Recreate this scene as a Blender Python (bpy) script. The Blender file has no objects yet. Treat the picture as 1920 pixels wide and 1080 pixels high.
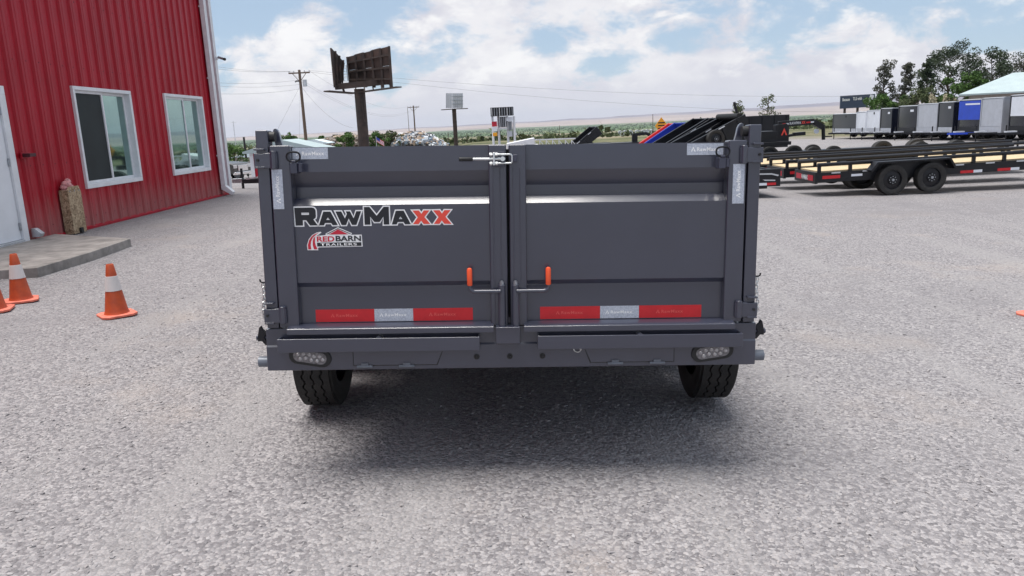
import bpy, bmesh, math, random
import numpy as np
from mathutils import Vector, Matrix
R = math.radians
random.seed(7); rng = np.random.default_rng(11)
sc = bpy.context.scene
col = sc.collection

# ------------------------------------------------------------------ camera
CAMH = 1.62; FPX = 1450.0; PITCH = R(11.88); ROLL = R(2.5766)
right0 = Vector((1, 0, 0)); fwd = Vector((0, math.cos(PITCH), -math.sin(PITCH))); up0 = Vector((0, math.sin(PITCH), math.cos(PITCH)))
cr = right0*math.cos(ROLL) - up0*math.sin(ROLL); cu = right0*math.sin(ROLL) + up0*math.cos(ROLL)
cam_d = bpy.data.cameras.new('camera'); cam = bpy.data.objects.new('camera', cam_d); col.objects.link(cam)
cam.matrix_world = Matrix(((cr.x, cu.x, -fwd.x, 0), (cr.y, cu.y, -fwd.y, 0), (cr.z, cu.z, -fwd.z, CAMH), (0, 0, 0, 1)))
cam_d.sensor_width = 36; cam_d.lens = FPX/1920*36; cam_d.clip_start = .05; cam_d.clip_end = 40000
sc.camera = cam

# ------------------------------------------------------------------ sky
SUN = Vector((-.16, -.03, 1)).normalized()
w = bpy.data.worlds.new('World'); sc.world = w; w.use_nodes = True
nt = w.node_tree; N = nt.nodes; L = nt.links; N.clear()
def nd(t, **k):
    n = N.new(t)
    for a, b in k.items(): setattr(n, a, b)
    return n
def mth(op, a, b=None, c=None):
    n = N.new('ShaderNodeMath'); n.operation = op
    for i, v in enumerate((a, b, c)):
        if v is None: continue
        if hasattr(v, 'links'): L.new(v, n.inputs[i])
        else: n.inputs[i].default_value = v
    return n.outputs[0]
out = nd('ShaderNodeOutputWorld'); bg = nd('ShaderNodeBackground'); L.new(bg.outputs[0], out.inputs[0])
sky = nd('ShaderNodeTexSky', sky_type='NISHITA'); sky.sun_disc = False
sky.sun_elevation = math.asin(SUN.z); sky.sun_rotation = math.atan2(SUN.x, SUN.y)
sky.altitude = 1300; sky.air_density = 1.0; sky.dust_density = .6; sky.ozone_density = 2.0
tc = nd('ShaderNodeTexCoord'); sep = nd('ShaderNodeSeparateXYZ'); L.new(tc.outputs['Generated'], sep.inputs[0])
def mapr(f, a, b, c=0., d=1., smooth=True):
    n = nd('ShaderNodeMapRange', interpolation_type='SMOOTHSTEP' if smooth else 'LINEAR'); L.new(f, n.inputs[0])
    for i_, v_ in enumerate((a, b, c, d)): n.inputs[i_+1].default_value = v_
    return n.outputs[0]
def cmix(f, a, b):
    n = nd('ShaderNodeMix', data_type='RGBA')
    if hasattr(f, 'links'): L.new(f, n.inputs['Factor'])
    else: n.inputs['Factor'].default_value = f
    for i_, v_ in ((6, a), (7, b)):
        if hasattr(v_, 'links'): L.new(v_, n.inputs[i_])
        else: n.inputs[i_].default_value = (*v_, 1)
    return n.outputs[2]
zc = mth('ADD', mth('MAXIMUM', sep.outputs[2], 0.0), .60)
cx = mth('DIVIDE', sep.outputs[0], zc); cy = mth('DIVIDE', sep.outputs[1], zc)
cmb = nd('ShaderNodeCombineXYZ'); L.new(cx, cmb.inputs[0]); L.new(cy, cmb.inputs[1]); L.new(mth('MULTIPLY', sep.outputs[2], 1.4), cmb.inputs[2])
def cnoise(loc, scale, det, rough, dist=0.):
    m_ = nd('ShaderNodeMapping'); m_.inputs['Location'].default_value = loc; L.new(cmb.outputs[0], m_.inputs[0])
    n = nd('ShaderNodeTexNoise'); n.inputs['Scale'].default_value = scale; n.inputs['Detail'].default_value = det; n.inputs['Roughness'].default_value = rough; n.inputs['Distortion'].default_value = dist
    L.new(m_.outputs[0], n.inputs['Vector']); return n.outputs['Fac']
big = cnoise((3.1, 7.3, 0), 2.7, 8, .56, .1); puff = cnoise((9.0, 2.2, 0), 8.5, 8, .6, .25); shade = cnoise((5.0, 1.2, .5), 6.0, 7, .6)
low = mapr(sep.outputs[2], .0, .10, .16, .008)
dens = mth('ADD', mth('ADD', mth('MULTIPLY', big, .60), mth('MULTIPLY', puff, .40)), low)
cover = mapr(dens, .475, .555)
body = cmix(mapr(shade, .38, .62), (6.9, 6.85, 7.5), (8.7, 8.6, 8.8))
edge = cmix(mapr(puff, .50, .66), body, (9.6, 9.5, 9.5))
haze_c = cmix(mapr(sep.outputs[2], .0, .075), (7.4, 7.35, 7.9), edge)
blue = cmix(.6, sky.outputs[0], (5.1, 6.5, 8.1))
cl = cmix(mth('MULTIPLY', cover, .95), blue, haze_c)
# thin veil round the sun glows, as a sun behind thin cloud does
dt = nd('ShaderNodeVectorMath', operation='DOT_PRODUCT'); L.new(tc.outputs['Generated'], dt.inputs[0]); dt.inputs[1].default_value = SUN
glow = mth('POWER', mth('MAXIMUM', dt.outputs['Value'], 0.), 9.)
fin = cmix(mth('MULTIPLY', glow, .7), cl, (13., 12.8, 12.5))
L.new(fin, bg.inputs[0]); bg.inputs[1].default_value = .097

# ------------------------------------------------------------------ sun (thin cloud: large soft disc)
sd = bpy.data.lights.new('sun', 'SUN'); sd.energy = 4.3; sd.angle = R(34); sd.color = (1, .955, .9)
so = bpy.data.objects.new('sun', sd); col.objects.link(so); so.rotation_euler = SUN.to_track_quat('Z', 'Y').to_euler(); so.location = (0, 0, 60)
vs = sc.view_settings; vs.view_transform = 'Standard'; vs.look = 'None'; vs.exposure = .12; vs.gamma = 1; vs.use_curve_mapping = False

# ------------------------------------------------------------------ materials
MATS = {}
def mat(name, c, rough=.6, metal=0., var=.08, vs_=6., bump=0., bs=60., coat=0., spec=.5, hue=None, stretch=None):
    if name in MATS: return MATS[name]
    m = bpy.data.materials.new(name); m.use_nodes = True; t = m.node_tree; n = t.nodes; p = n['Principled BSDF']
    p.inputs['Roughness'].default_value = rough; p.inputs['Metallic'].default_value = metal; p.inputs['Specular IOR Level'].default_value = spec
    if coat: p.inputs['Coat Weight'].default_value = coat; p.inputs['Coat Roughness'].default_value = .15
    co = n.new('ShaderNodeTexCoord'); src = co.outputs['Object']
    if stretch:
        mpn = n.new('ShaderNodeMapping'); mpn.inputs['Scale'].default_value = stretch; t.links.new(src, mpn.inputs[0]); src = mpn.outputs[0]
    no = n.new('ShaderNodeTexNoise'); no.inputs['Scale'].default_value = vs_; no.inputs['Detail'].default_value = 6; no.inputs['Roughness'].default_value = .65
    t.links.new(src, no.inputs['Vector'])
    ra = n.new('ShaderNodeValToRGB'); e = ra.color_ramp.elements
    a = [max(0, x*(1-var*1.6)) for x in c]; b = list(hue) if hue else [min(1, x*(1+var*1.6)) for x in c]
    e[0].position = .3; e[0].color = (*a, 1); e[1].position = .7; e[1].color = (*b, 1)
    t.links.new(no.outputs['Fac'], ra.inputs[0]); t.links.new(ra.outputs[0], p.inputs['Base Color'])
    mr = n.new('ShaderNodeMapRange'); mr.inputs[3].default_value = max(.02, rough*(.94 if coat else .82)); mr.inputs[4].default_value = min(1, rough*(1.06 if coat else 1.2)); t.links.new(no.outputs['Fac'], mr.inputs[0]); t.links.new(mr.outputs[0], p.inputs['Roughness'])
    if bump:
        nb = n.new('ShaderNodeTexNoise'); nb.inputs['Scale'].default_value = bs; nb.inputs['Detail'].default_value = 4; t.links.new(src, nb.inputs['Vector'])
        bu = n.new('ShaderNodeBump'); bu.inputs['Strength'].default_value = bump; bu.inputs['Distance'].default_value = .01; t.links.new(nb.outputs['Fac'], bu.inputs['Height']); t.links.new(bu.outputs[0], p.inputs['Normal'])
    MATS[name] = m; return m
M = dict(
 paint=mat('grey_trailer_paint', (.039, .0425, .067), .30, 0, .07, 1.3, .35, 1.8, coat=.9),
 paint_d=mat('grey_frame_paint', (.040, .043, .070), .36, 0, .08, 3, .05, 14, coat=.25),
 black=mat('black_paint', (.007, .0075, .011), .38, 0, .2, 4, .04, 10, spec=.4),
 blackm=mat('black_plastic', (.012, .012, .013), .55, 0, .2),
 rubber=mat('tyre_rubber', (.018, .018, .019), .75, 0, .25, 12, .25, 120, hue=(.035, .033, .031)),
 zinc=mat('zinc_plate', (.72, .74, .74), .3, .85, .1, 40),
 steel=mat('dull_steel', (.35, .37, .4), .4, .8, .15, 20),
 chrome=mat('chrome', (.85, .85, .86), .12, 1., .03),
 orange_grip=mat('orange_grip', (.85, .10, .03), .45, 0, .06),
 red_tape=mat('red_reflective_tape', (.56, .012, .02), .3, 0, .06, 20),
 tape_mark=mat('tape_print', (.68, .09, .08), .35, 0, .03),
 white_mark=mat('white_print', (.86, .87, .88), .4, 0, .03),
 black_mark=mat('black_print', (.012, .013, .018), .35, 0, .05),
 red_mark=mat('bright_red_print', (.80, .075, .05), .4, 0, .03),
 crimson=mat('crimson_print', (.56, .015, .04), .4, 0, .03),
 red_wall=mat('red_metal_siding', (.36, .008, .024), .42, 0, .1, 1.6, .03, 6, spec=.3),
 white_trim=mat('white_trim', (.72, .73, .76), .45, 0, .06, 5),
 white_door=mat('white_door_paint', (.74, .76, .8), .4, 0, .04, 2),
 concrete=mat('concrete', (.27, .25, .235), .9, 0, .25, 3.5, .3, 40),
 found=mat('foundation', (.3, .29, .28), .9, 0, .2, 4, .3, 40),
 pink=mat('pink_insulation', (.62, .30, .30), .95, 0, .3, 30, .8, 60),
 cone_o=mat('cone_orange', (.64, .10, .022), .55, 0, .12, 14, .1, 30, hue=(.36, .058, .022)),
 cone_b=mat('cone_base', (.72, .19, .13), .65, 0, .15, 14, .15, 30),
 cone_w=mat('cone_white_band', (.78, .76, .76), .5, 0, .12, 12, hue=(.62, .58, .57)),
 wood=mat('deck_wood', (.55, .41, .24), .75, 0, .18, 4, .2, 30, stretch=(1.2, 14, 14), hue=(.72, .57, .36)),
 pole=mat('weathered_pole', (.13, .09, .065), .85, 0, .3, 8, .3, 30, stretch=(6, 6, .6)),
 rust=mat('rusty_brown_steel', (.045, .034, .032), .7, .1, .35, 2, .2, 12, hue=(.085, .055, .045)),
 rust2=mat('rust_panel', (.035, .035, .04), .75, 0, .6, .7, .2, 8, hue=(.09, .048, .036)),
 galv=mat('galvanised', (.55, .57, .6), .4, .6, .12, 10),
 silver=mat('silver_aluminium', (.50, .52, .57), .42, .25, .05, 3),
 greyp=mat('charcoal_cladding', (.055, .059, .066), .4, 0, .06, 2),
 whitep=mat('white_cladding', (.74, .77, .83), .4, 0, .04, 2),
 blue=mat('blue_cladding', (.012, .06, .50), .35, 0, .08, 2),
 navy=mat('black_cladding', (.011, .013, .025), .2, 0, .1, 2, coat=.4),
 red_b=mat('red_bed', (.60, .05, .05), .4, 0, .06, 3),
 blue_b=mat('blue_bed', (.02, .05, .33), .4, 0, .08, 3),
 roofm=mat('pale_metal_roof', (.37, .45, .465), .55, .1, .05, 1),
 stucco=mat('tan_stucco', (.36, .31, .28), .9, 0, .1, 3, .2, 20),
 sign_y=mat('sign_orange', (.85, .36, .02), .5, 0, .05),
 bark=mat('bark', (.09, .07, .055), .9, 0, .3, 8, .4, 30),
 stub=mat('painted_pipe', (.13, .145, .175), .4, .2, .15, 12),
 wire=mat('weathered_wire', (.16, .15, .15), .6),
 hdpe=mat('dark_screen', (.02, .026, .027), .6, 0, .2, 3, spec=.3),
)
def foliage(name, a, b, sc_=1.2):
    m = bpy.data.materials.new(name); m.use_nodes = True; t = m.node_tree; n = t.nodes; p = n['Principled BSDF']; p.inputs['Roughness'].default_value = .7
    p.inputs['Specular IOR Level'].default_value = .2
    g = n.new('ShaderNodeNewGeometry'); no = n.new('ShaderNodeTexNoise'); no.inputs['Scale'].default_value = sc_; no.inputs['Detail'].default_value = 5; t.links.new(g.outputs['Position'], no.inputs['Vector'])
    ra = n.new('ShaderNodeValToRGB'); ra.color_ramp.elements[0].position = .35; ra.color_ramp.elements[1].position = .65
    ra.color_ramp.elements[0].color = (*a, 1); ra.color_ramp.elements[1].color = (*b, 1); t.links.new(no.outputs['Fac'], ra.inputs[0]); t.links.new(ra.outputs[0], p.inputs['Base Color'])
    MATS[name] = m; return m
M['pine'] = foliage('pine_needles', (.03, .048, .03), (.07, .092, .052)); M['pinegrey'] = foliage('grey_conifer', (.055, .062, .045), (.10, .10, .075))
M['leaf'] = foliage('green_leaves', (.04, .09, .02), (.09, .16, .04)); M['scrub'] = foliage('scrub_leaves', (.055, .075, .03), (.11, .13, .06)); M['cream'] = mat('yucca_flower', (.55, .5, .36), .9)

def glass_mat(name, tintc, rough, met):
    m = mat(name, tintc, rough, met, .03, 2, .015, 1.5); return m
M['glass'] = glass_mat('reflective_glass', (.26, .40, .37), .03, .92); M['lens'] = mat('clear_lens', (.17, .165, .175), .15, .2, .3, 60); M['hlens'] = mat('headlamp_lens', (.75, .75, .75), .1, .3); M['led'] = mat('led_dome', (.40, .39, .40), .12, .3)
def red_siding():
    m = bpy.data.materials.new('red_metal_siding_dusty'); m.use_nodes = True; t = m.node_tree; n = t.nodes; p = n['Principled BSDF']; p.inputs['Roughness'].default_value = .42; p.inputs['Specular IOR Level'].default_value = .3
    co = n.new('ShaderNodeTexCoord'); no = n.new('ShaderNodeTexNoise'); no.inputs['Scale'].default_value = 1.1; no.inputs['Detail'].default_value = 6; t.links.new(co.outputs['Object'], no.inputs['Vector'])
    ra = n.new('ShaderNodeValToRGB'); ra.color_ramp.elements[0].position = .3; ra.color_ramp.elements[1].position = .7; ra.color_ramp.elements[0].color = (.33, .006, .017, 1); ra.color_ramp.elements[1].color = (.41, .009, .024, 1); t.links.new(no.outputs['Fac'], ra.inputs[0])
    mpn = n.new('ShaderNodeMapping'); mpn.inputs['Scale'].default_value = (14, 14, 1.2); t.links.new(co.outputs['Object'], mpn.inputs[0]); st = n.new('ShaderNodeTexNoise'); st.inputs['Scale'].default_value = 1.; st.inputs['Detail'].default_value = 5; t.links.new(mpn.outputs[0], st.inputs['Vector'])
    se = n.new('ShaderNodeSeparateXYZ'); t.links.new(co.outputs['Object'], se.inputs[0]); ad = n.new('ShaderNodeMath'); ad.operation = 'MULTIPLY_ADD'; t.links.new(st.outputs['Fac'], ad.inputs[0]); ad.inputs[1].default_value = -.9; t.links.new(se.outputs[2], ad.inputs[2])
    mr = n.new('ShaderNodeMapRange'); mr.inputs[1].default_value = .25; mr.inputs[2].default_value = -.35; mr.inputs[4].default_value = .45; t.links.new(ad.outputs[0], mr.inputs[0])
    mx_ = n.new('ShaderNodeMix'); mx_.data_type = 'RGBA'; t.links.new(mr.outputs[0], mx_.inputs['Factor']); t.links.new(ra.outputs[0], mx_.inputs[6]); mx_.inputs[7].default_value = (.34, .24, .22, 1); t.links.new(mx_.outputs[2], p.inputs['Base Color'])
    return m
M['siding'] = red_siding()
def silver_tape():
    m = bpy.data.materials.new('silver_reflective_tape'); m.use_nodes = True; t = m.node_tree; n = t.nodes; p = n['Principled BSDF']
    p.inputs['Roughness'].default_value = .35; p.inputs['Metallic'].default_value = .2
    co = n.new('ShaderNodeTexCoord'); v = n.new('ShaderNodeTexVoronoi'); v.inputs['Scale'].default_value = 140; t.links.new(co.outputs['Object'], v.inputs['Vector'])
    ra = n.new('ShaderNodeValToRGB'); ra.color_ramp.elements[0].color = (.60, .64, .72, 1); ra.color_ramp.elements[1].color = (.36, .40, .48, 1); t.links.new(v.outputs['Distance'], ra.inputs[0]); t.links.new(ra.outputs[0], p.inputs['Base Color'])
    return m
M['stape'] = silver_tape()
def osb():
    m = bpy.data.materials.new('strand_board'); m.use_nodes = True; t = m.node_tree; n = t.nodes; p = n['Principled BSDF']; p.inputs['Roughness'].default_value = .85
    co = n.new('ShaderNodeTexCoord'); no = n.new('ShaderNodeTexNoise'); no.inputs['Scale'].default_value = 9; t.links.new(co.outputs['Object'], no.inputs['Vector'])
    mxn = n.new('ShaderNodeVectorMath'); mxn.operation = 'MULTIPLY_ADD'; mxn.inputs[1].default_value = (.25, .25, .25); t.links.new(no.outputs['Color'], mxn.inputs[0]); t.links.new(co.outputs['Object'], mxn.inputs[2])
    v = n.new('ShaderNodeTexVoronoi'); v.inputs['Scale'].default_value = 34; t.links.new(mxn.outputs[0], v.inputs['Vector'])
    ra = n.new('ShaderNodeValToRGB'); e = ra.color_ramp.elements; e[0].color = (.18, .12, .07, 1); e[1].color = (.52, .40, .27, 1); e.new(.5).color = (.36, .26, .16, 1)
    se = n.new('ShaderNodeSeparateColor'); t.links.new(v.outputs['Color'], se.inputs[0]); t.links.new(se.outputs[0], ra.inputs[0]); t.links.new(ra.outputs[0], p.inputs['Base Color'])
    return m
M['osb'] = osb()

# ------------------------------------------------------------------ mesh helpers
class MB:
    def __init__(s): s.v = []; s.f = []; s.m = []
    def add(s, v, f, mi=0):
        k = len(s.v); s.v += [tuple(x) for x in v]; s.f += [tuple(i+k for i in q) for q in f]; s.m += [mi]*len(f); return s
    def box(s, x0, x1, y0, y1, z0, z1, mi=0):
        x0, x1 = sorted((x0, x1)); y0, y1 = sorted((y0, y1)); z0, z1 = sorted((z0, z1))
        return s.add([(x0, y0, z0), (x1, y0, z0), (x1, y1, z0), (x0, y1, z0), (x0, y0, z1), (x1, y0, z1), (x1, y1, z1), (x0, y1, z1)],
                     [(3, 2, 1, 0), (4, 5, 6, 7), (0, 1, 5, 4), (1, 2, 6, 5), (2, 3, 7, 6), (3, 0, 4, 7)], mi)
    def prism(s, poly, a0, a1, axis='y', mi=0):
        """poly: 2-D points; axis y -> (x,z) polygon extruded in y; x -> (y,z) in x; z -> (x,y) in z"""
        n = len(poly); P = {'y': lambda p, a: (p[0], a, p[1]), 'x': lambda p, a: (a, p[0], p[1]), 'z': lambda p, a: (p[0], p[1], a)}[axis]
        v = [P(p, a0) for p in poly]+[P(p, a1) for p in poly]
        ar = sum(poly[i][0]*poly[(i+1) % n][1]-poly[(i+1) % n][0]*poly[i][1] for i in range(n))
        f = [tuple(range(n)), tuple(range(2*n-1, n-1, -1))]+[(i, i+n, (i+1) % n+n, (i+1) % n) for i in range(n)]
        flip = (ar > 0) ^ (axis == 'y') ^ (a1 < a0)
        if flip: f = [tuple(reversed(q)) for q in f]
        return s.add(v, f, mi)
    def tube(s, path, r, seg=8, mi=0, closed=False):
        P = [Vector(p) for p in path]; n = len(P); rings = []; prev = None; rr = r if hasattr(r, '__len__') else [r]*n
        for i in range(n):
            if closed: d = P[(i+1) % n]-P[i-1]
            else: d = P[min(i+1, n-1)]-P[max(i-1, 0)]
            d.normalize()
            if prev is None:
                a = Vector((0, 0, 1)) if abs(d.z) < .9 else Vector((1, 0, 0)); u = d.cross(a).normalized()
            else: u = (prev-d*prev.dot(d)).normalized()
            prev = u; q = d.cross(u)
            rings.append([P[i]+(u*math.cos(2*math.pi*k/seg)+q*math.sin(2*math.pi*k/seg))*rr[i] for k in range(seg)])
        v = [x for g in rings for x in g]; f = []
        for i in range(n if closed else n-1):
            j = (i+1) % n
            for k in range(seg): f.append((i*seg+k, i*seg+(k+1) % seg, j*seg+(k+1) % seg, j*seg+k))
        if not closed: f += [tuple(reversed(range(seg))), tuple(range((n-1)*seg, n*seg))]
        return s.add(v, f, mi)
    def cyl(s, a, b, r, seg=16, mi=0, r2=None): return s.tube([a, b], [r, r if r2 is None else r2], seg, mi)
    def bar(s, a, b, wd, ht, mi=0):
        """rectangular bar between two points, wd sideways, ht in the up plane"""
        a = Vector(a); b = Vector(b); d = (b-a).normalized(); up = Vector((0, 0, 1)) if abs(d.z) < .95 else Vector((0, 1, 0))
        sx = d.cross(up).normalized()*wd/2; uz = sx.cross(d).normalized()*ht/2
        v = [a-sx-uz, a+sx-uz, a+sx+uz, a-sx+uz, b-sx-uz, b+sx-uz, b+sx+uz, b-sx+uz]
        return s.add(v, [(0, 1, 2, 3), (7, 6, 5, 4), (0, 4, 5, 1), (1, 5, 6, 2), (2, 6, 7, 3), (3, 7, 4, 0)], mi)
    def lathe(s, prof, seg=32, axis='z', c=(0, 0, 0), mi=0, close=True):
        """prof: (r, h) list; axis of revolution"""
        n = len(prof); v = []
        for k in range(seg):
            a = 2*math.pi*k/seg; ca, sa = math.cos(a), math.sin(a)
            for r, h in prof:
                p = {'z': (r*ca, r*sa, h), 'x': (h, r*ca, r*sa), 'y': (r*sa, h, r*ca)}[axis]
                v.append((p[0]+c[0], p[1]+c[1], p[2]+c[2]))
        f = []
        for k in range(seg):
            j = (k+1) % seg
            for i in range(n-1): f.append((k*n+i, j*n+i, j*n+i+1, k*n+i+1))
        return s.add(v, f, mi)
    def build(s, name, m=None, parent=None, bevel=0., smooth=True, loc=None, mats=None, recalc=True, angle=38):
        me = bpy.data.meshes.new(name); me.from_pydata(s.v, [], s.f)
        for x in (mats or [m]): me.materials.append(x)
        if mats: me.polygons.foreach_set('material_index', s.m)
        if recalc:
            b = bmesh.new(); b.from_mesh(me); bmesh.ops.recalc_face_normals(b, faces=b.faces); b.to_mesh(me); b.free()
        if smooth:
            me.polygons.foreach_set('use_smooth', [True]*len(me.polygons)); me.set_sharp_from_angle(angle=R(angle))
        o = bpy.data.objects.new(name, me); col.objects.link(o); o.parent = parent
        if loc: o.location = loc
        if bevel:
            bm_ = o.modifiers.new('bevel', 'BEVEL'); bm_.width = bevel; bm_.segments = 2; bm_.limit_method = 'ANGLE'; bm_.angle_limit = R(40); bm_.harden_normals = True
        return o
def B(*a): return MB().box(*a)
def empty(name, loc=(0, 0, 0), rz=0, parent=None):
    o = bpy.data.objects.new(name, None); col.objects.link(o); o.location = loc; o.rotation_euler = (0, 0, rz); o.parent = parent; o.empty_display_size = .2; return o
def tag(o, label, cat=None, group=None, kind=None):
    if label: o['label'] = label
    if cat: o['category'] = cat
    if group: o['group'] = group
    if kind: o['kind'] = kind
    return o
def copy_tree(o, parent=None):
    c = o.copy(); col.objects.link(c); c.parent = parent
    for ch in list(o.children): copy_tree(ch, c)
    return c
def flat_mesh(data_obj):
    col.objects.link(data_obj); dg = bpy.context.evaluated_depsgraph_get(); dg.update()
    me = bpy.data.meshes.new_from_object(data_obj.evaluated_get(dg)); cu_ = data_obj.data
    bpy.data.objects.remove(data_obj); bpy.data.curves.remove(cu_); return me
def place_flat(me, name, m, parent, fn):
    for v in me.vertices: v.co = fn(v.co.x, v.co.y)
    me.materials.clear(); me.materials.append(m); me.name = name
    o = bpy.data.objects.new(name, me); col.objects.link(o); o.parent = parent; return o
def lettering(s, box, name, m, parent, y=0., bold=.02, fn=None, sp=1.0):
    c = bpy.data.curves.new('t', 'FONT'); c.body = s; c.offset = bold; c.space_character = sp
    me = flat_mesh(bpy.data.objects.new('t', c)); xs = [v.co.x for v in me.vertices]; ys = [v.co.y for v in me.vertices]
    x0, x1, y0, y1 = min(xs), max(xs), min(ys), max(ys); u0, u1, v0, v1 = box
    def g(x, yy):
        uu = u0+(x-x0)/(x1-x0)*(u1-u0); vv = v0+(yy-y0)/(y1-y0)*(v1-v0)
        return fn(uu, vv) if fn else (uu, y, vv)
    return place_flat(me, name, m, parent, g)
def shape(polys, name, m, parent, fn, offset=0.):
    c = bpy.data.curves.new('s', 'CURVE'); c.dimensions = '2D'; c.fill_mode = 'BOTH'; c.offset = offset
    for p in polys:
        sp = c.splines.new('POLY'); sp.points.add(len(p)-1); sp.use_cyclic_u = True
        for i, q in enumerate(p): sp.points[i].co = (q[0], q[1], 0, 1)
    return place_flat(flat_mesh(bpy.data.objects.new('s', c)), name, m, parent, fn)
def sight(px, py, Y):
    """world point seen at photo pixel (1920 wide) at ground distance Y"""
    d = cr*((px-960)/FPX)+cu*(-(py-540)/FPX)+fwd
    return Vector((0, 0, CAMH))+d*(Y/d.y)
def sstep(a, b, x):
    t = np.clip((np.asarray(x, float)-a)/(b-a), 0, 1); return t*t*(3-2*t)

# ------------------------------------------------------------------ ground
def gz(x, y):
    x = np.asarray(x, float); y = np.asarray(y, float); r = np.hypot(x, y)
    xs = np.where(x > 0, 7.6*np.tanh(np.maximum(x, 0)/7.6*1.0)*1.0, np.maximum(x, -9))
    z = -.036*xs
    z = np.where(x > 0, -.036*np.where(x < 5, x, 5+3.0*np.tanh((x-5)/3.0)), z)
    z = z - .010*np.clip(y-17, 0, 60)*sstep(2, 7, x) - .05*np.clip(y-21, 0, 28)*sstep(-3, -9, x) - .006*np.clip(y-17, 0, 80)*(1-sstep(2, 7, x))*(1-sstep(-3, -9, x))
    far = np.interp(r, [0, 90, 150, 400, 900, 2000, 4000, 7000, 30000], [0, 0, -1.6, -6, -14, -22, -25, -25, -25])
    k = sstep(85, 160, r); z = z*(1-k)+far*k
    az = np.degrees(np.arctan2(x, y))
    top = np.interp(az, [-180, -60, -22, -12, -4, 6, 14, 24, 60, 180], [60, 30, 6, 16, 30, 52, 78, 112, 90, 60])
    wob = 1+.05*np.sin(az*1.7)+.035*np.sin(az*4.1+1)+.02*np.sin(az*9.3)
    z = z + sstep(7000, 9800, r)*(top*.42+25)*wob + sstep(10600, 11000, r)*(top*.58)*(wob+.04*np.sin(az*2.9+2))
    return z
def G(x, y): return float(gz(x, y))
rad = np.concatenate([[0], np.linspace(.8, 40, 50), np.geomspace(42, 12600, 110)]); na = 300
V = []; Fc = []
for i, r in enumerate(rad):
    a = np.linspace(0, 2*np.pi, na, endpoint=False); x = r*np.sin(a); y = r*np.cos(a); V.append(np.stack([x, y, gz(x, y)], 1))
V = np.concatenate(V)
for i in range(len(rad)-1):
    k = np.arange(na); j = (k+1) % na; Fc.append(np.stack([i*na+k, (i+1)*na+k, (i+1)*na+j, i*na+j][::-1], 1))
me = bpy.data.meshes.new('ground'); me.from_pydata(V.tolist(), [], np.concatenate(Fc).tolist()); me.polygons.foreach_set('use_smooth', [True]*len(me.polygons))
bm = bmesh.new(); bm.from_mesh(me); bmesh.ops.remove_doubles(bm, verts=bm.verts, dist=1e-4); bmesh.ops.recalc_face_normals(bm, faces=bm.faces); bm.to_mesh(me); bm.free()
gm = bpy.data.materials.new('gravel_and_valley'); gm.use_nodes = True; nt = gm.node_tree; N = nt.nodes; L = nt.links
p = N['Principled BSDF']; p.inputs['Roughness'].default_value = .92; p.inputs['Specular IOR Level'].default_value = .25
geo = N.new('ShaderNodeNewGeometry'); sep = N.new('ShaderNodeSeparateXYZ'); L.new(geo.outputs['Position'], sep.inputs[0])
ln = N.new('ShaderNodeVectorMath'); ln.operation = 'LENGTH'; L.new(geo.outputs['Position'], ln.inputs[0]); rr = ln.outputs['Value']
def noise(scale, det=5, rough=.6, vec=None):
    n = N.new('ShaderNodeTexNoise'); n.inputs['Scale'].default_value = scale; n.inputs['Detail'].default_value = det; n.inputs['Roughness'].default_value = rough; L.new(vec or geo.outputs['Position'], n.inputs['Vector']); return n.outputs['Fac']
def ramp(f, *st):
    n = N.new('ShaderNodeValToRGB'); e = n.color_ramp.elements
    while len(e) < len(st): e.new(.5)
    for q, (a, c) in zip(e, st): q.position = a; q.color = (*c, 1)
    L.new(f, n.inputs[0]); return n.outputs[0]
def mixc(f, a, b):
    n = N.new('ShaderNodeMix'); n.data_type = 'RGBA'; L.new(f, n.inputs['Factor'])
    for i, v in ((6, a), (7, b)):
        if hasattr(v, 'links'): L.new(v, n.inputs[i])
        else: n.inputs[i].default_value = (*v, 1)
    return n.outputs[2]
def rng_(f, a, b, c=0., d=1.):
    n = N.new('ShaderNodeMapRange'); n.interpolation_type = 'SMOOTHSTEP'; L.new(f, n.inputs[0])
    for i, v in enumerate((a, b, c, d)): n.inputs[i+1].default_value = v
    return n.outputs[0]
vor = N.new('ShaderNodeTexVoronoi'); vor.inputs['Scale'].default_value = 62; L.new(geo.outputs['Position'], vor.inputs['Vector'])
vor2 = N.new('ShaderNodeTexVoronoi'); vor2.inputs['Scale'].default_value = 27; L.new(geo.outputs['Position'], vor2.inputs['Vector'])
vsep = N.new('ShaderNodeSeparateColor'); L.new(vor.outputs['Color'], vsep.inputs[0])
chip = ramp(vsep.outputs[0], (0, (.175, .166, .175)), (.5, (.282, .269, .279)), (1, (.405, .387, .392)))
dirt = mixc(rng_(noise(.55, 6, .62), .54, .72, 0, .75), chip, (.40, .35, .32))
mt = N.new('ShaderNodeMapping'); mt.inputs['Scale'].default_value = (1.5, .16, 1); mt.inputs['Rotation'].default_value = (0, 0, .22); L.new(geo.outputs['Position'], mt.inputs[0])
dirt = mixc(rng_(noise(1.0, 3, .5, mt.outputs[0]), .52, .66, 0, .55), dirt, (.335, .322, .325))
patch = mixc(rng_(noise(.16, 5, .6), .42, .66), dirt, mixc(rng_(noise(2.2, 5), .3, .7), dirt, (.235, .225, .236)))
scrubc = ramp(noise(.045, 7, .7), (.36, (.062, .075, .032)), (.5, (.125, .13, .065)), (.62, (.26, .22, .15)))
sandc = ramp(noise(.02, 6), (.35, (.36, .28, .21)), (.65, (.50, .40, .32)))
mp = N.new('ShaderNodeMapping'); mp.inputs['Scale'].default_value = (.0016, .0006, 0); L.new(geo.outputs['Position'], mp.inputs[0])
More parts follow.
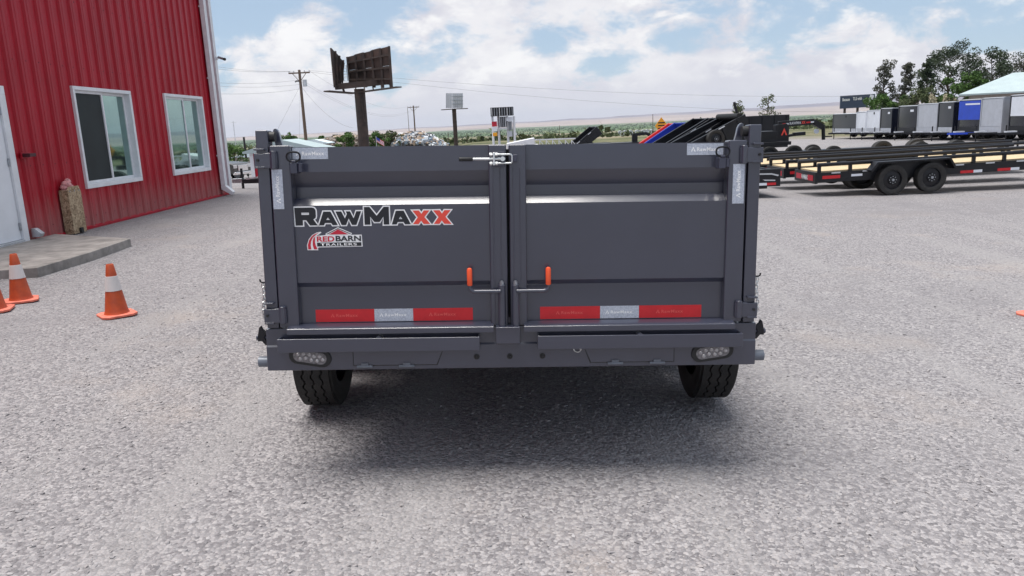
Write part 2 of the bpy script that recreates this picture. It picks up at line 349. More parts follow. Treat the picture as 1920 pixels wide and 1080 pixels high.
fieldc = ramp(noise(1.0, 6, .7, mp.outputs[0]), (.32, (.045, .080, .035)), (.50, (.075, .125, .05)), (.58, (.13, .16, .08)), (.68, (.30, .25, .18)))
slope = ramp(noise(.0011, 7, .65), (.35, (.27, .22, .20)), (.65, (.40, .33, .28)))
mesa = ramp(noise(.0016, 7, .7), (.35, (.13, .12, .15)), (.65, (.25, .21, .22)))
wob = N.new('ShaderNodeMath'); wob.operation = 'MULTIPLY_ADD'; L.new(noise(.03, 4), wob.inputs[0]); wob.inputs[1].default_value = 40.; L.new(rr, wob.inputs[2]); rw = wob.outputs[0]
wob2 = N.new('ShaderNodeMath'); wob2.operation = 'MULTIPLY_ADD'; L.new(noise(.0008, 5), wob2.inputs[0]); wob2.inputs[1].default_value = 2400.; L.new(rr, wob2.inputs[2]); rf = wob2.outputs[0]
c1 = mixc(rng_(rw, 92, 112), patch, mixc(rng_(noise(.006, 4), .52, .66), scrubc, sandc))
c2 = mixc(rng_(rf, 2900, 3300), c1, fieldc)
c3 = mixc(rng_(rf, 8000, 8500), c2, slope)
c4 = mixc(rng_(rr, 10300, 10700), c3, mesa)
L.new(c4, p.inputs['Base Color'])
hgt = N.new('ShaderNodeMath'); hgt.operation = 'MULTIPLY_ADD'; L.new(vor.outputs['Distance'], hgt.inputs[0]); hgt.inputs[1].default_value = -1.; L.new(vsep.outputs[1], hgt.inputs[2])
h2 = N.new('ShaderNodeMath'); h2.operation = 'SUBTRACT'; L.new(hgt.outputs[0], h2.inputs[0]); L.new(vor2.outputs['Distance'], h2.inputs[1])
bu = N.new('ShaderNodeBump'); bu.inputs['Strength'].default_value = .9; bu.inputs['Distance'].default_value = .012; L.new(h2.outputs[0], bu.inputs['Height']); L.new(bu.outputs[0], p.inputs['Normal'])
me.materials.append(gm); go = bpy.data.objects.new('ground', me); col.objects.link(go); tag(go, 'pale grey gravel yard running out to a green valley and low mesas', kind='structure')

# loose crushed stone lying on the yard
def gravel_patch():
    xs = np.arange(-9, 9.01, .5); ys = np.arange(1.6, 15.01, .5); Xg, Yg = np.meshgrid(xs, ys); Zg = gz(Xg, Yg)-.002
    v = np.stack([Xg.ravel(), Yg.ravel(), Zg.ravel()], 1).tolist(); nx = len(xs)
    f = [(j*nx+i, j*nx+i+1, (j+1)*nx+i+1, (j+1)*nx+i) for j in range(len(ys)-1) for i in range(nx-1)]
    me = bpy.data.meshes.new('gravel'); me.from_pydata(v, [], f)
    at = me.attributes.new('dens', 'FLOAT', 'POINT'); d = np.hypot(Xg.ravel(), Yg.ravel()-0)
    dd = np.interp(d, [2, 3.2, 5, 8, 12, 16], [5200, 4600, 2700, 1050, 400, 150])
    slab = (Xg.ravel() < -5.0) & (Yg.ravel() > 8.0) & (Yg.ravel() < 12.6); dd[slab] = 0
    q1 = np.sin(Xg.ravel()*1.9+.6*np.sin(Yg.ravel()*.5))+.8*np.sin(Xg.ravel()*.8+Yg.ravel()*1.1+1)+.6*np.sin(Xg.ravel()*3.1-Yg.ravel()*.9); dd = dd*np.clip(.72+.30*q1, .18, 1.35)
    at.data.foreach_set('value', dd.astype(np.float32))
    o = bpy.data.objects.new('gravel', me); col.objects.link(o)
    ng = bpy.data.node_groups.new('scatter', 'GeometryNodeTree'); ng.interface.new_socket('Geometry', in_out='INPUT', socket_type='NodeSocketGeometry'); ng.interface.new_socket('Geometry', in_out='OUTPUT', socket_type='NodeSocketGeometry')
    n = ng.nodes; l = ng.links; gi = n.new('NodeGroupInput'); go_ = n.new('NodeGroupOutput')
    dp = n.new('GeometryNodeDistributePointsOnFaces'); na_ = n.new('GeometryNodeInputNamedAttribute'); na_.data_type = 'FLOAT'; na_.inputs[0].default_value = 'dens'
    l.new(gi.outputs[0], dp.inputs['Mesh']); l.new(na_.outputs[0], dp.inputs['Density'])
    jn = n.new('GeometryNodeJoinGeometry')
    for k in range(6):
        ico = n.new('GeometryNodeMeshIcoSphere'); ico.inputs['Radius'].default_value = 1; ico.inputs['Subdivisions'].default_value = 1
        sp = n.new('GeometryNodeSetPosition'); nv = n.new('FunctionNodeRandomValue'); nv.data_type = 'FLOAT_VECTOR'; nv.inputs[0].default_value = (-.42,)*3; nv.inputs[1].default_value = (.42,)*3; nv.inputs['Seed'].default_value = k+3
        l.new(ico.outputs[0], sp.inputs['Geometry']); l.new(nv.outputs[0], sp.inputs['Offset'])
        tr = n.new('GeometryNodeTransform'); tr.inputs['Scale'].default_value = (1.15, .8, .5); l.new(sp.outputs[0], tr.inputs[0])
        sh = n.new('GeometryNodeSetShadeSmooth'); sh.inputs['Shade Smooth'].default_value = False; l.new(tr.outputs[0], sh.inputs[0])
        sm = n.new('GeometryNodeSetMaterial'); sm.inputs['Material'].default_value = STONE; l.new(sh.outputs[0], sm.inputs[0])
        g2 = n.new('GeometryNodeGeometryToInstance'); l.new(sm.outputs[0], g2.inputs[0]); l.new(g2.outputs[0], jn.inputs[0])
    ip = n.new('GeometryNodeInstanceOnPoints'); l.new(dp.outputs['Points'], ip.inputs['Points']); l.new(jn.outputs[0], ip.inputs['Instance']); ip.inputs['Pick Instance'].default_value = True
    rv = n.new('FunctionNodeRandomValue'); rv.data_type = 'FLOAT_VECTOR'; rv.inputs[0].default_value = (-.45, -.45, 0); rv.inputs[1].default_value = (.45, .45, 6.28); l.new(rv.outputs[0], ip.inputs['Rotation'])
    rs = n.new('FunctionNodeRandomValue'); rs.data_type = 'FLOAT'; rs.inputs[2].default_value = 0.; rs.inputs[3].default_value = 1.; rs.inputs['Seed'].default_value = 9
    pw = n.new('ShaderNodeMath'); pw.operation = 'POWER'; l.new(rs.outputs[1], pw.inputs[0]); pw.inputs[1].default_value = 6.0
    ma = n.new('ShaderNodeMath'); ma.operation = 'MULTIPLY_ADD'; l.new(pw.outputs[0], ma.inputs[0]); ma.inputs[1].default_value = .0115; ma.inputs[2].default_value = .0036; l.new(ma.outputs[0], ip.inputs['Scale'])
    l.new(ip.outputs[0], go_.inputs[0]); md = o.modifiers.new('scatter', 'NODES'); md.node_group = ng
    tag(o, 'loose crushed grey stone scattered over the yard', kind='stuff')
STONE = bpy.data.materials.new('crushed_stone'); STONE.use_nodes = True
_n = STONE.node_tree.nodes; _l = STONE.node_tree.links; _p = _n['Principled BSDF']; _p.inputs['Roughness'].default_value = .85
_oi = _n.new('ShaderNodeObjectInfo'); _ra = _n.new('ShaderNodeValToRGB'); _e = _ra.color_ramp.elements
_e[0].color = (.20, .192, .20, 1); _e[1].color = (.385, .37, .377, 1); _e.new(.45).color = (.28, .268, .277, 1); _e.new(.8).color = (.325, .305, .303, 1)
_l.new(_oi.outputs['Random'], _ra.inputs[0]); _l.new(_ra.outputs[0], _p.inputs['Base Color'])
gravel_patch()

# ------------------------------------------------------------------ the dump trailer (local: x across, y forward, z up; door sill at z = ZB)
ZB = .72
def tyre_parts(parent, side, rim_m, tread=True, r=.36, wd=.225, simple=False):
    """tyre + rim about the local x axis; side = outward sign"""
    h = wd/2; t = MB()
    t.lathe([(r*.62, -h*.80), (r*.72, -h*.97), (r*.86, -h), (r*.95, -h*.93), (r*.955, -h*.80), (r*.955, h*.80), (r*.95, h*.93), (r*.86, h), (r*.72, h*.97), (r*.62, h*.80)], 40, 'x')
    if tread:
        n = 128; edges = (-.82, -.49, -.40, -.045, .045, .40, .49, .82)
        for a, b in ((0, 1), (2, 3), (4, 5), (6, 7)):
            v = []; f = []
            for k in range(n):
                an = 2*math.pi*k/n; zz = .05*(1 if k % 4 < 2 else -1); e0 = edges[a]+(zz if a else 0); e1 = edges[b]+(zz if b < 7 else 0)
                for rr_, e in ((r*.95, e0), (r*1.0, e0), (r*1.0, e1), (r*.95, e1)): v.append((e*h, rr_*math.cos(an), rr_*math.sin(an)))
            for k in range(n):
                j = (k+1) % n
                for q in range(3): f.append((k*4+q, j*4+q, j*4+q+1, k*4+q+1))
            t.add(v, f)
    t.build('tyre', M['rubber'], parent, smooth=True, angle=32)
    q = MB(); s = side
    q.lathe([(r*.63, -h*.8), (r*.63, h*.8), (r*.60, h*.8), (r*.56, h*.45*1), (r*.30, h*.55), (r*.28, h*.75), (r*.12, h*.80), (0.001, h*.80)] if s > 0 else
            [(r*.63, h*.8), (r*.63, -h*.8), (r*.60, -h*.8), (r*.56, -h*.45), (r*.30, -h*.55), (r*.28, -h*.75), (r*.12, -h*.80), (0.001, -h*.80)], 28, 'x')
    q.lathe([(r*.62, -h*.3*s), (.001, -h*.3*s)], 28, 'x')
    rim = q.build('rim', rim_m, parent, angle=30)
    nu = MB()
    for k in range(8):
        a = 2*math.pi*k/8; c = (s*h*.72, r*.215*math.cos(a), r*.215*math.sin(a)); nu.cyl((c[0]-s*.02, c[1], c[2]), (c[0]+s*.022, c[1], c[2]), .011, 6)
    if not simple:
        nu.cyl((s*h*.75, 0, 0), (s*(h*.75+.03), 0, 0), .03, 12)
        nu.build('wheel_nuts', M['steel'], parent)['kind'] = 'stuff'

def dump_trailer():
    z = lambda v: v+ZB
    pit, roll = -.047, .0325
    T = empty('dump_trailer'); T.rotation_mode = 'YXZ'; T.rotation_euler = (pit, roll, 0)
    rot = T.rotation_euler.to_matrix() if False else (Matrix.Rotation(pit, 3, 'X') @ Matrix.Rotation(roll, 3, 'Y'))
    T.location = Vector((-.011, 3.386, .741)) - rot @ Vector((0, 0, ZB))
    tag(T, 'dark grey dump trailer with two closed tailgate doors in the gravel yard', 'trailer')
    pt, pd = M['paint'], M['paint_d']
    # bed
    for s in (-1, 1):
        b = MB().box(s*1.035, s*1.06, .07, 4.36, z(.05), z(.72)); b.box(s*1.02, s*1.095, .075, 4.36, z(.72), z(.78))
        sw = b.build('side_wall', pt, T, .004)
        for k in range(7): B(s*1.06, s*1.098, .55+k*.62, .62+k*.62, z(.06), z(.719)).build('side_stake', pt, sw, .004)
    MB().box(-1.034, 1.034, 4.30, 4.36, z(.05), z(.775)).build('front_wall', pt, T, .004)
    B(-1.034, 1.034, .1, 4.30, z(.03), z(.05)).build('bed_floor', pd, T)
    for s in (-1, 1):
        B(s*.40, s*.48, .12, 4.9, z(-.20), z(-.05)).build('chassis_rail', pd, T, .004)
        B(s*.42, s*.50, .2, 4.3, z(-.048), z(.028)).build('bed_rail', pd, T, .004)
    for s in (-1, 1):
        B(s*.52, s*.88, .07, 2.5, z(-.175), z(-.10)).build('stored_ramp', pd, T, .004); B(s*.50, s*.92, .5, .56, z(-.0999), z(.029)).build('ramp_hanger', pd, T); B(s*.50, s*.92, 2.2, 2.26, z(-.0999), z(.029)).build('ramp_hanger', pd, T)  # unseen ramps implied by the hatches, also placed to block light under the bed
    B(-.39, .39, .7, 3.4, z(-.19), z(-.02)).build('hoist_subframe', pd, T, .004)  # unseen box in the hoist's place, added to deepen shade under the bed
    MB().bar((-.44, 4.85, z(-.125)), (-.03, 6.1, z(-.125)), .08, .13).bar((.44, 4.85, z(-.125)), (.03, 6.1, z(-.125)), .08, .13).build('drawbar', pd, T, .004)
    MB().box(-.05, .05, 6.05, 6.4, z(-.17), z(-.07)).build('coupler', M['blackm'], T, .006)
    j = MB().cyl((.0, 5.75, z(-.45)), (0, 5.75, z(.28)), .04, 14).cyl((0, 5.75, z(-.545)), (0, 5.75, z(-.43)), .03, 12); j.box(-.09, .09, 5.66, 5.84, z(-.555), z(-.54)); j.build('jack', M['blackm'], T)
    B(-.36, .36, 4.9, 5.3, z(-.05), z(.34)).build('pump_box', M['black'], T, .01)
    # wheels
    for i, (yy, vv) in enumerate(((1.03, -.315), (1.90, -.274))):
        MB().cyl((-.97, yy, z(vv)), (1.02, yy, z(vv)+.012), .04, 12).build('axle', pd, T)
        for s in (-1, 1):
            wc = empty('wheel', ((1.148 if s > 0 else -1.094), yy, z(vv)+(.012 if s > 0 else 0)), 0, T); tyre_parts(wc, s, M['black'])
            if s < 0: B(-1.12, -.93, yy-.5, yy+.5, z(.06), z(.075)) if False else None
    for s in (-1, 1):
        MB().prism([(.52, z(-.12)), (.66, z(.085)), (2.28, z(.085)), (2.42, z(-.08)), (2.405, z(-.09)), (2.272, z(.07)), (.668, z(.07)), (.535, z(-.13))], s*1.099, s*1.235, 'x').build('fender', pd, T, .003)
    # rear posts
    for s in (-1, 1):
        b = MB().box(s*1.046, s*1.1, -.002, .068, z(-.005), z(.872))
        po = b.build('rear_post', pt, T, .005)
        B(s*1.046, s*1.078, -.0045, .0, z(.80), z(.86)) if False else None
        # pivot lug at the post head
        hk = [(1.036, .80), (1.004, .80), (1.012, .83), (1.018, .862), (1.024, .875), (1.034, .883), (1.043, .878), (1.0455, .866)]
        MB().prism([(s*a, z(v)) for a, v in hk], .075, .10, 'y').build('pivot_lug', pt, po, .003)
        MB().cyl((s*1.052, .03, z(.845)), (s*1.022, .03, z(.845)), .022, 14).build('pivot_pin', M['blackm'], po)
        for v0 in (.785, .708, .108, .018):
            MB().prism([(s*1.104, z(v0)), (s*1.06, z(v0)), (s*1.06, z(v0+.008)), (s*1.104, z(v0+.008))], -.026, .0, 'y').build('hinge_tab', pt, po, .002)
    # ---- doors
    prof = [(.028, .798), (.028, .690), (.068, .622), (.068, .576), (.037, .573), (.006, .544), (.006, .200), (.029, .178), (.028, .002)]
    back = [(.088, .002), (.088, .798)]
    for s, u0, u1, ci0, ci1 in ((-1, -.952, -.091, -.091, -.0125), (1, .073, .956, -.0025, .073)):
        poly = [(a, z(v)) for a, v in prof+back]
        d = MB().prism(poly, u0-.012, u1+.012, 'x'); D = d.build('tailgate_door', pt, T, smooth=False); D['label'] = 'left tailgate door with lettering and round logo sticker' if s < 0 else 'right tailgate door without lettering'
        o0, o1 = (-1.042, -.953) if s < 0 else (.957, 1.038)
        B(o0, o1, -.008, .064, z(-.002), z(.806)).build('stile', pt, D, .006)
        B(ci0, ci1, -.008, .064, z(-.006), z(.799)).build('stile', pt, D, .007)
        B(ci0+.016, ci0+.022, -.0105, -.007, z(.01), z(.70)).build('weld_bead', pt, D, .002); B(ci1-.03, ci1-.025, -.0105, -.007, z(.2), z(.70)).build('weld_bead', pt, D, .002)
        # bottom ledge: sloping top and lip
        a, b_ = (-1.0, -.078) if s < 0 else (.056, 1.0)
        MB().prism([(.02, z(.012)), (-.045, z(.002)), (-.05, z(-.002)), (-.05, z(-.026)), (-.042, z(-.026)), (-.042, z(-.006)), (.02, z(.002))], a, b_, 'x').build('bottom_ledge', pt, D, .0015)
        # hinges with barrel
        for v0, v1 in ((.709, .777), (.024, .092)):
            e0, e1 = (1.005, 1.105)
            h = MB().prism([(s*e0, z(v0)), (s*(e1-.004), z(v0)), (s*e1, z(v0+.006)), (s*e1, z(v1-.003)), (s*(e1-.03), z(v1-.006)), (s*(e0+.012), z(v1)), (s*e0, z(v1-.006))], -.024, -.0095, 'y')
            h.cyl((s*1.022, -.018, z(v0-.004)), (s*1.022, -.018, z(v1+.006)), .0155, 14); h.build('hinge', pt, D, .003)
            MB().cyl((s*1.088, -.0245, z((v0+v1)/2)), (s*1.088, -.031, z((v0+v1)/2)), .006, 10).build('hinge_bolt', M['blackm'], D)
        # tie-down ring and bracket
        rc = s*(.932) if s < 0 else .926
        MB().tube([(rc+.029*math.copysign(abs(math.cos(t))**.75, math.cos(t)), -.03, z(.757)+.020*math.copysign(abs(math.sin(t))**.8, math.sin(t))) for t in np.linspace(0, 2*math.pi, 24, endpoint=False)], .0042, 8, closed=True).build('tie_down_ring', M['black'], D)
        MB().box(rc-.017, rc+.014, -.034, .0275, z(.684), z(.731)).cyl((rc+.024, -.018, z(.69)), (rc+.024, -.018, z(.728)), .012, 12).box(rc-.01, rc+.01, -.036, -.02, z(.731), z(.742)).build('tie_down_bracket', pd, D, .003)
        # stickers
        def strip(x0, x1, v0, v1, y, m, nm): return B(x0, x1, y-.0012, y, z(v0), z(v1)).build(nm, m, D, smooth=False)
        if s < 0: sx0, sx1, vx0, vx1 = -.951, -.795, -1.036, -.990
        else: sx0, sx1, vx0, vx1 = .783, .943, .979, 1.03
        sv = .746 if s < 0 else .744
        strip(sx0, sx1, sv, sv+.050, .0277, M['stape'], 'silver_sticker')
        def delta(cx_, cy_, sz, y, m, nm, vert=False):
            pts = [(-.5, -.45), (0, .5), (.5, -.45), (.18, -.45), (.05, -.16), (.16, .02), (0, .12), (-.28, -.45)]
            return shape([pts], nm, m, D, (lambda x, yy: (cx_-yy*sz, y, cy_+x*sz)) if vert else (lambda x, yy: (cx_+x*sz, y, cy_+yy*sz)))
        cx0 = (sx0+sx1)/2; delta(cx0-.052, z(sv+.025), .022, .0261, M['white_mark'], 'emblem')
        lettering('RawMaxx', (cx0-.036, cx0+.062, z(sv+.016), z(sv+.033)), 'small_lettering', M['white_mark'], D, .0261, .03, sp=1.1)
        strip(vx0, vx1, .531, .703, -.0083, M['stape'], 'silver_sticker')
        vc = (vx0+vx1)/2; delta(vc, z(.567), .022, -.0098, M['white_mark'], 'emblem', True)
        lettering('RawMaxx', (z(.585), z(.675), -.008, .010), 'small_lettering', M['white_mark'], D, bold=.03, fn=lambda a_, b2: (vc-b2, -.0098, a_), sp=1.1)
        tx = (-.886, -.620, -.444, -.173) if s < 0 else (.132, .405, .582, .866)
        for k in range(3):
            strip(tx[k], tx[k+1]-.0006, .016, .073, .0278, M['red_tape'] if k != 1 else M['stape'], 'red_tape' if k != 1 else 'silver_tape')
            c_ = (tx[k]+tx[k+1])/2; mk = M['tape_mark'] if k != 1 else M['white_mark']
            delta(c_-.056, z(.045), .018, .0263, mk, 'emblem'); lettering('RawMaxx', (c_-.040, c_+.058, z(.038), z(.052)), 'small_lettering', mk, D, .0263, .02, sp=1.15)
        # lock rod with handle
        ru = -.040 if s < 0 else .021; gx = -.181 if s < 0 else .166
        MB().cyl((ru, -.030, z(-.006)), (ru, -.030, z(.186)), .0165, 18).build('lock_tube', pt, D, .002)
        MB().cyl((ru, -.030, z(.186)), (ru, -.030, z(.199)), .010, 6).cyl((ru, -.030, z(.199)), (ru, -.030, z(.204)), .006, 8).build('lock_nut', M['steel'], D)
        arm = [(ru, -.044, z(.158)), (gx+s*-.0+(-s)*-.0, -.044, z(.158))]
        k1 = gx; r_ = .022; pth = [(ru, -.05, z(.159))]+[(k1-s*-r_*(-1)*0+(-s*r_*0), 0, 0)]*0
        e = s  # handle sticks outwards on each door
        pth = [(ru+e*.005, -.048, z(.159))]+[(k1-e*r_+e*r_*math.sin(t), -.048, z(.159)+r_-r_*math.cos(t)) for t in np.linspace(0, math.pi/2, 7)]+[(k1, -.048, z(.20))]
        MB().tube(pth, .0090, 10).build('lock_handle', pt, D)
        MB().tube([(k1, -.048, z(.186)), (k1, -.048, z(.19)), (k1, -.048, z(.256)), (k1, -.048, z(.262)), (k1, -.048, z(.265))], [.010, .0118, .0118, .0095, .004], 14).build('handle_grip', M['orange_grip'], D)
    # the lettering and the round logo on the left door; coordinates in print units
    Dl = [o for o in T.children if o.name.startswith('tailgate_door')][0]
    K = .00234/6; U0 = -.955-50*K; V0 = z(.5395)
    fn_ = lambda yq: (lambda x, yy: (U0+x*K, yq, V0+(110+yy)*K))
    def q(*pts): return [(x, -y) for x, y in pts]
    rawp = [[q((64, 120), (262, 120), (285, 127), (300, 145), (303, 165), (303, 215), (298, 237), (272, 255), (318, 322), (232, 322), (190, 262), (152, 262), (152, 322), (70, 322)), q((140, 176), (226, 176), (226, 202), (140, 202))],
            [q((388, 168), (470, 168), (546, 322), (488, 322), (472, 297), (402, 297), (390, 322), (332, 322)), q((437, 234), (416, 262), (458, 262))],
            [q((526, 168), (592, 168), (630, 248), (655, 196), (642, 168), (690, 168), (728, 248), (762, 168), (816, 168), (757, 322), (706, 322), (672, 248), (640, 322), (590, 322))],
            [q((850, 122), (912, 122), (990, 222), (1072, 122), (1130, 122), (1130, 322), (1066, 322), (1066, 232), (1022, 292), (962, 292), (916, 232), (916, 322), (850, 322))],
            [q((1208, 168), (1298, 168), (1374, 322), (1308, 322), (1292, 295), (1226, 295), (1214, 322), (1158, 322)), q((1258, 234), (1240, 262), (1280, 262))]]
    rawr = [[q((1396, 168), (1470, 168), (1497, 206), (1525, 168), (1590, 168), (1530, 243), (1595, 322), (1520, 322), (1492, 283), (1462, 322), (1398, 322), (1455, 245))],
            [q((1630, 168), (1704, 168), (1730, 206), (1758, 168), (1830, 168), (1768, 243), (1838, 325), (1755, 322), (1725, 283), (1698, 322), (1634, 322), (1690, 245))]]
    ofs = 14
    def grow(poly, d):
        n = len(poly); ar = sum(poly[i][0]*poly[(i+1) % n][1]-poly[(i+1) % n][0]*poly[i][1] for i in range(n)); sg = 1 if ar > 0 else -1; out = []
        for i in range(n):
            p0, p1, p2 = Vector(poly[i-1]), Vector(poly[i]), Vector(poly[(i+1) % n]); d1 = (p1-p0).normalized(); d2 = (p2-p1).normalized()
            n1_ = Vector((d1.y, -d1.x))*sg; n2_ = Vector((d2.y, -d2.x))*sg; b = (n1_+n2_); b = b/max(.45, b.length_squared/2) if b.length > 1e-4 else n1_
            if b.length > 2.0: b = b.normalized()*2.0
            pp = p1+b*d; out.append((pp.x, pp.y))
        return out
    for g_, mm in ((rawp, M['black_mark']), (rawr, M['red_mark'])):
        for letter in g_:
            shape([grow(letter[0], ofs)]+[grow(h_, -ofs) for h_ in letter[1:]], 'letter_outline', M['white_mark'], Dl, fn_(.0048))
            shape(letter, 'letter', mm, Dl, fn_(.0038))
    back_ = q((188, 604), (184, 545), (208, 478), (250, 430), (300, 404), (348, 395), (356, 405), (322, 428), (296, 442), (400, 434), (404, 416), (545, 346), (702, 416), (694, 434), (812, 434), (817, 570), (318, 574), (306, 588), (312, 606))
    fl = lambda yq: fn_(yq)
    shape([back_], 'logo_backing', M['white_mark'], Dl, fl(.0046))
    shape([q((440, 428), (545, 370), (660, 428))], 'logo_roof', M['crimson'], Dl, fl(.0036))
    shape([q((408, 424), (545, 356), (696, 424), (676, 424), (545, 365), (428, 424))], 'logo_roof_line', M['black_mark'], Dl, fl(.0036))
    for rd in (q((196, 594), (194, 545), (212, 490), (240, 450), (272, 425), (332, 402), (290, 430), (255, 460), (235, 500), (226, 545), (232, 594)), q((262, 594), (250, 545), (252, 500), (262, 470), (284, 446), (280, 470), (276, 512), (284, 550), (302, 594))):
        shape([rd], 'logo_road', M['crimson'], Dl, fl(.0036))
    shape([q((300, 520), (804, 520), (804, 562), (300, 562))], 'logo_bar', M['black_mark'], Dl, fl(.0038))
    X_ = lambda x: U0+x*K
    Z_ = lambda y: V0+(110-y)*K
    lettering('RED', (X_(300), X_(500), Z_(508), Z_(448)), 'logo_lettering', M['crimson'], Dl, .0034, .028)
    lettering('BARN', (X_(514), X_(802), Z_(506), Z_(444)), 'logo_lettering', M['black_mark'], Dl, .0034, .028)
    lettering('TRAILERS', (X_(340), X_(752), Z_(556), Z_(527)), 'logo_lettering', M['white_mark'], Dl, .0028, .02, sp=1.15)
    B(-.03, .012, .0645, .0665, z(.02), z(.78)).build('door_gap_blocker', M['blackm'], T)  # added black strip blocks light so the gap between the doors stays dark
    # ---- over-centre latch between the doors
    lt = empty('door_latch', (0, 0, 0), 0, T); zz = z(.737)
    MB().box(-.074, -.02, -.0235, -.0085, zz-.034, zz+.03).build('latch_plate', pd, lt, .002)
    MB().tube([(-.158, -.058, zz), (-.154, -.058, zz), (-.018, -.036, zz)], .0058, 10).build('latch_lever', M['zinc'], lt)
    MB().tube([(-.216, -.062, zz), (-.214, -.062, zz), (-.160, -.0585, zz), (-.156, -.058, zz)], [.004, .0085, .0085, .006], 12).build('latch_grip', M['blackm'], lt)
    MB().box(-.070, -.062, -.058, -.03, zz-.027, zz+.028).build('latch_crossbar', M['zinc'], lt, .0015)
    ub = [(-.085, -.046, zz+.019), (.0, -.040, zz+.019), (.008, -.040, zz+.018), (.0125, -.040, zz+.012), (.0125, -.040, zz-.012), (.008, -.040, zz-.018), (0, -.040, zz-.0185), (-.085, -.046, zz-.019)]
    MB().tube(ub, .0042, 10).build('latch_hoop', M['zinc'], lt)
    for dz in (.019, -.019):
        for x in (-.079, -.055): MB().cyl((x-.005, -.045, zz+dz), (x+.005, -.045, zz+dz), .0085, 6).build('latch_nut', M['zinc'], lt)
    MB().cyl((-.028, -.054, zz), (-.028, -.0235, zz), .010, 12).build('latch_pivot', M['zinc'], lt)
    MB().box(.016, .034, -.046, -.0085, zz-.014, zz+.018).box(-.002, .0159, -.030, -.0085, zz-.014, zz+.018).build('latch_hook', pd, lt, .003)
    # ---- rear bumper and what is on it
    bm_ = MB().prism([(-.004, z(-.007)), (-.004, z(-.082)), (-.010, z(-.09)), (-.010, z(-.2)), (.06, z(-.2)), (.06, z(-.007))], -1.108, 1.108, 'x'); bu_ = bm_.build('rear_bumper', pt, T, .004, smooth=False)
    MB().prism([(-.066, z(.0)), (-.062, z(-.010)), (-.062, z(-.078)), (-.0045, z(-.086)), (-.0045, z(.0))], -.070, .040, 'x').build('latch_keeper', pt, bu_, .006)
    for s, a, b_ in ((-1, -1.042, -.141), (1, .117, 1.033)):
        st = MB().box(a, b_, -.066, -.058, z(-.104), z(-.042)); st.box(a, a+.008, -.0579, -.003, z(-.104), z(-.042)); st.box(b_-.008, b_, -.0579, -.003, z(-.104), z(-.042)); st.build('step_rail', pt, bu_, .003)
        MB().cyl(((a+b_)/2, -.0575, z(-.05)), ((a+b_)/2, -.003, z(-.052)), .014, 12).build('step_bracket', pt, bu_)
        h0, h1, cut = (-.715, -.31, 1) if s < 0 else (.33, .735, -1)
        pl = [(h0, -.108), (h1, -.108), (h1-.03, -.178), (h0, -.178)] if s < 0 else [(h0, -.108), (h1, -.108), (h1, -.178), (h0+.03, -.178)]
        cxh = sum(x for x, v in pl)/4; MB().prism([(x+math.copysign(.004, x-cxh), z(v+math.copysign(.004, v+.143))) for x, v in pl], -.0112, -.0101, 'y').build('hatch_gap', M['blackm'], bu_)
        MB().prism([(x, z(v)) for x, v in pl], -.0150, -.0113, 'y').build('ramp_hatch', pt, bu_, .001)
        for hx in ((h0+.05, h0+.24) if s < 0 else (h0+.14, h0+.33)):
            MB().cyl((hx-.035, -.021, z(-.183)), (hx+.035, -.021, z(-.183)), .0062, 8).box(hx-.016, hx+.016, -.023, -.0151, z(-.182), z(-.168)).build('hatch_hinge', M['stub'], bu_)
        # tail light in rubber grommet, outer end tipped up or down
        lc = (-.911, -.137) if s < 0 else (.911, -.137); tl = empty('tail_light', (lc[0], -.010, z(lc[1])), 0, T); tl.rotation_euler = (0, R(9) if s < 0 else R(-9), 0)
        def stad(l, r_, n=12): return [(l*math.copysign(1, math.cos(t))+r_*math.cos(t), r_*math.sin(t)) for t in np.linspace(-math.pi/2, 1.5*math.pi, 2*n, endpoint=False)]
        MB().prism(stad(.056, .040), -.008, .004, 'y').build('grommet', M['blackm'], tl, .003); 
        MB().prism(stad(.049, .027), -.0105, -.007, 'y').build('lens', M['lens'], tl, .001)
        for k, (x, v) in enumerate([(-.055, .006), (-.043, -.012), (-.03, .012), (-.018, -.006), (-.004, .012), (0.008, -.012), (.018, .006), (.033, -.012), (.042, .010), (.058, -.003)]):
            MB().lathe([(.0085, -.0105), (.007, -.0125), (.004, -.0145), (.0005, -.0152)], 10, 'y', (x, 0, v)).build('led', M['led'], tl)
        # lock tube stub and side latch
        t_ = MB(); t_.lathe([(.019, 0), (.0245, 0), (.0245, .048), (.019, .048), (.019, 0)], 20, 'x'); o = t_.build('pipe_stub', M['stub'], T, loc=(s*1.106 if s > 0 else -1.154, .025, z(-.165)))
        MB().cyl((s*1.10, .03, z(-.052)), (s*1.160, .03, z(-.052)), .0125, 12).build('latch_shaft', pd, T)
        MB().prism([(s*1.108, z(-.03)), (s*1.128, z(-.012)), (s*1.134, z(.004)), (s*1.142, z(-.004)), (s*1.151, z(-.045)), (s*1.151, z(-.068)), (s*1.134, z(-.066)), (s*1.116, z(-.088)), (s*1.108, z(-.075)), (s*1.122, z(-.05))], .012, .03, 'y').build('latch_claw', M['black'], T, .002)
        # safety chain hung on a hook
        for k in range(9):
            cz = .185-.017*k; an = .9*(k % 2); cx_ = s*(1.118-.004*math.sin(k*.7)); ch = MB()
            ch.tube([(cx_+.006*math.cos(t)*math.cos(an), .03+.006*math.cos(t)*math.sin(an), z(cz)+.012*math.sin(t)) for t in np.linspace(0, 2*math.pi, 12, endpoint=False)], .0022, 6, closed=True); ch.build('chain_link', M['zinc'], T)
        MB().tube([(s*1.098, .03, z(.20)), (s*1.12, .03, z(.20)), (s*1.128, .03, z(.205)), (s*1.13, .03, z(.215))], .004, 8).build('chain_hook', M['black'], T)
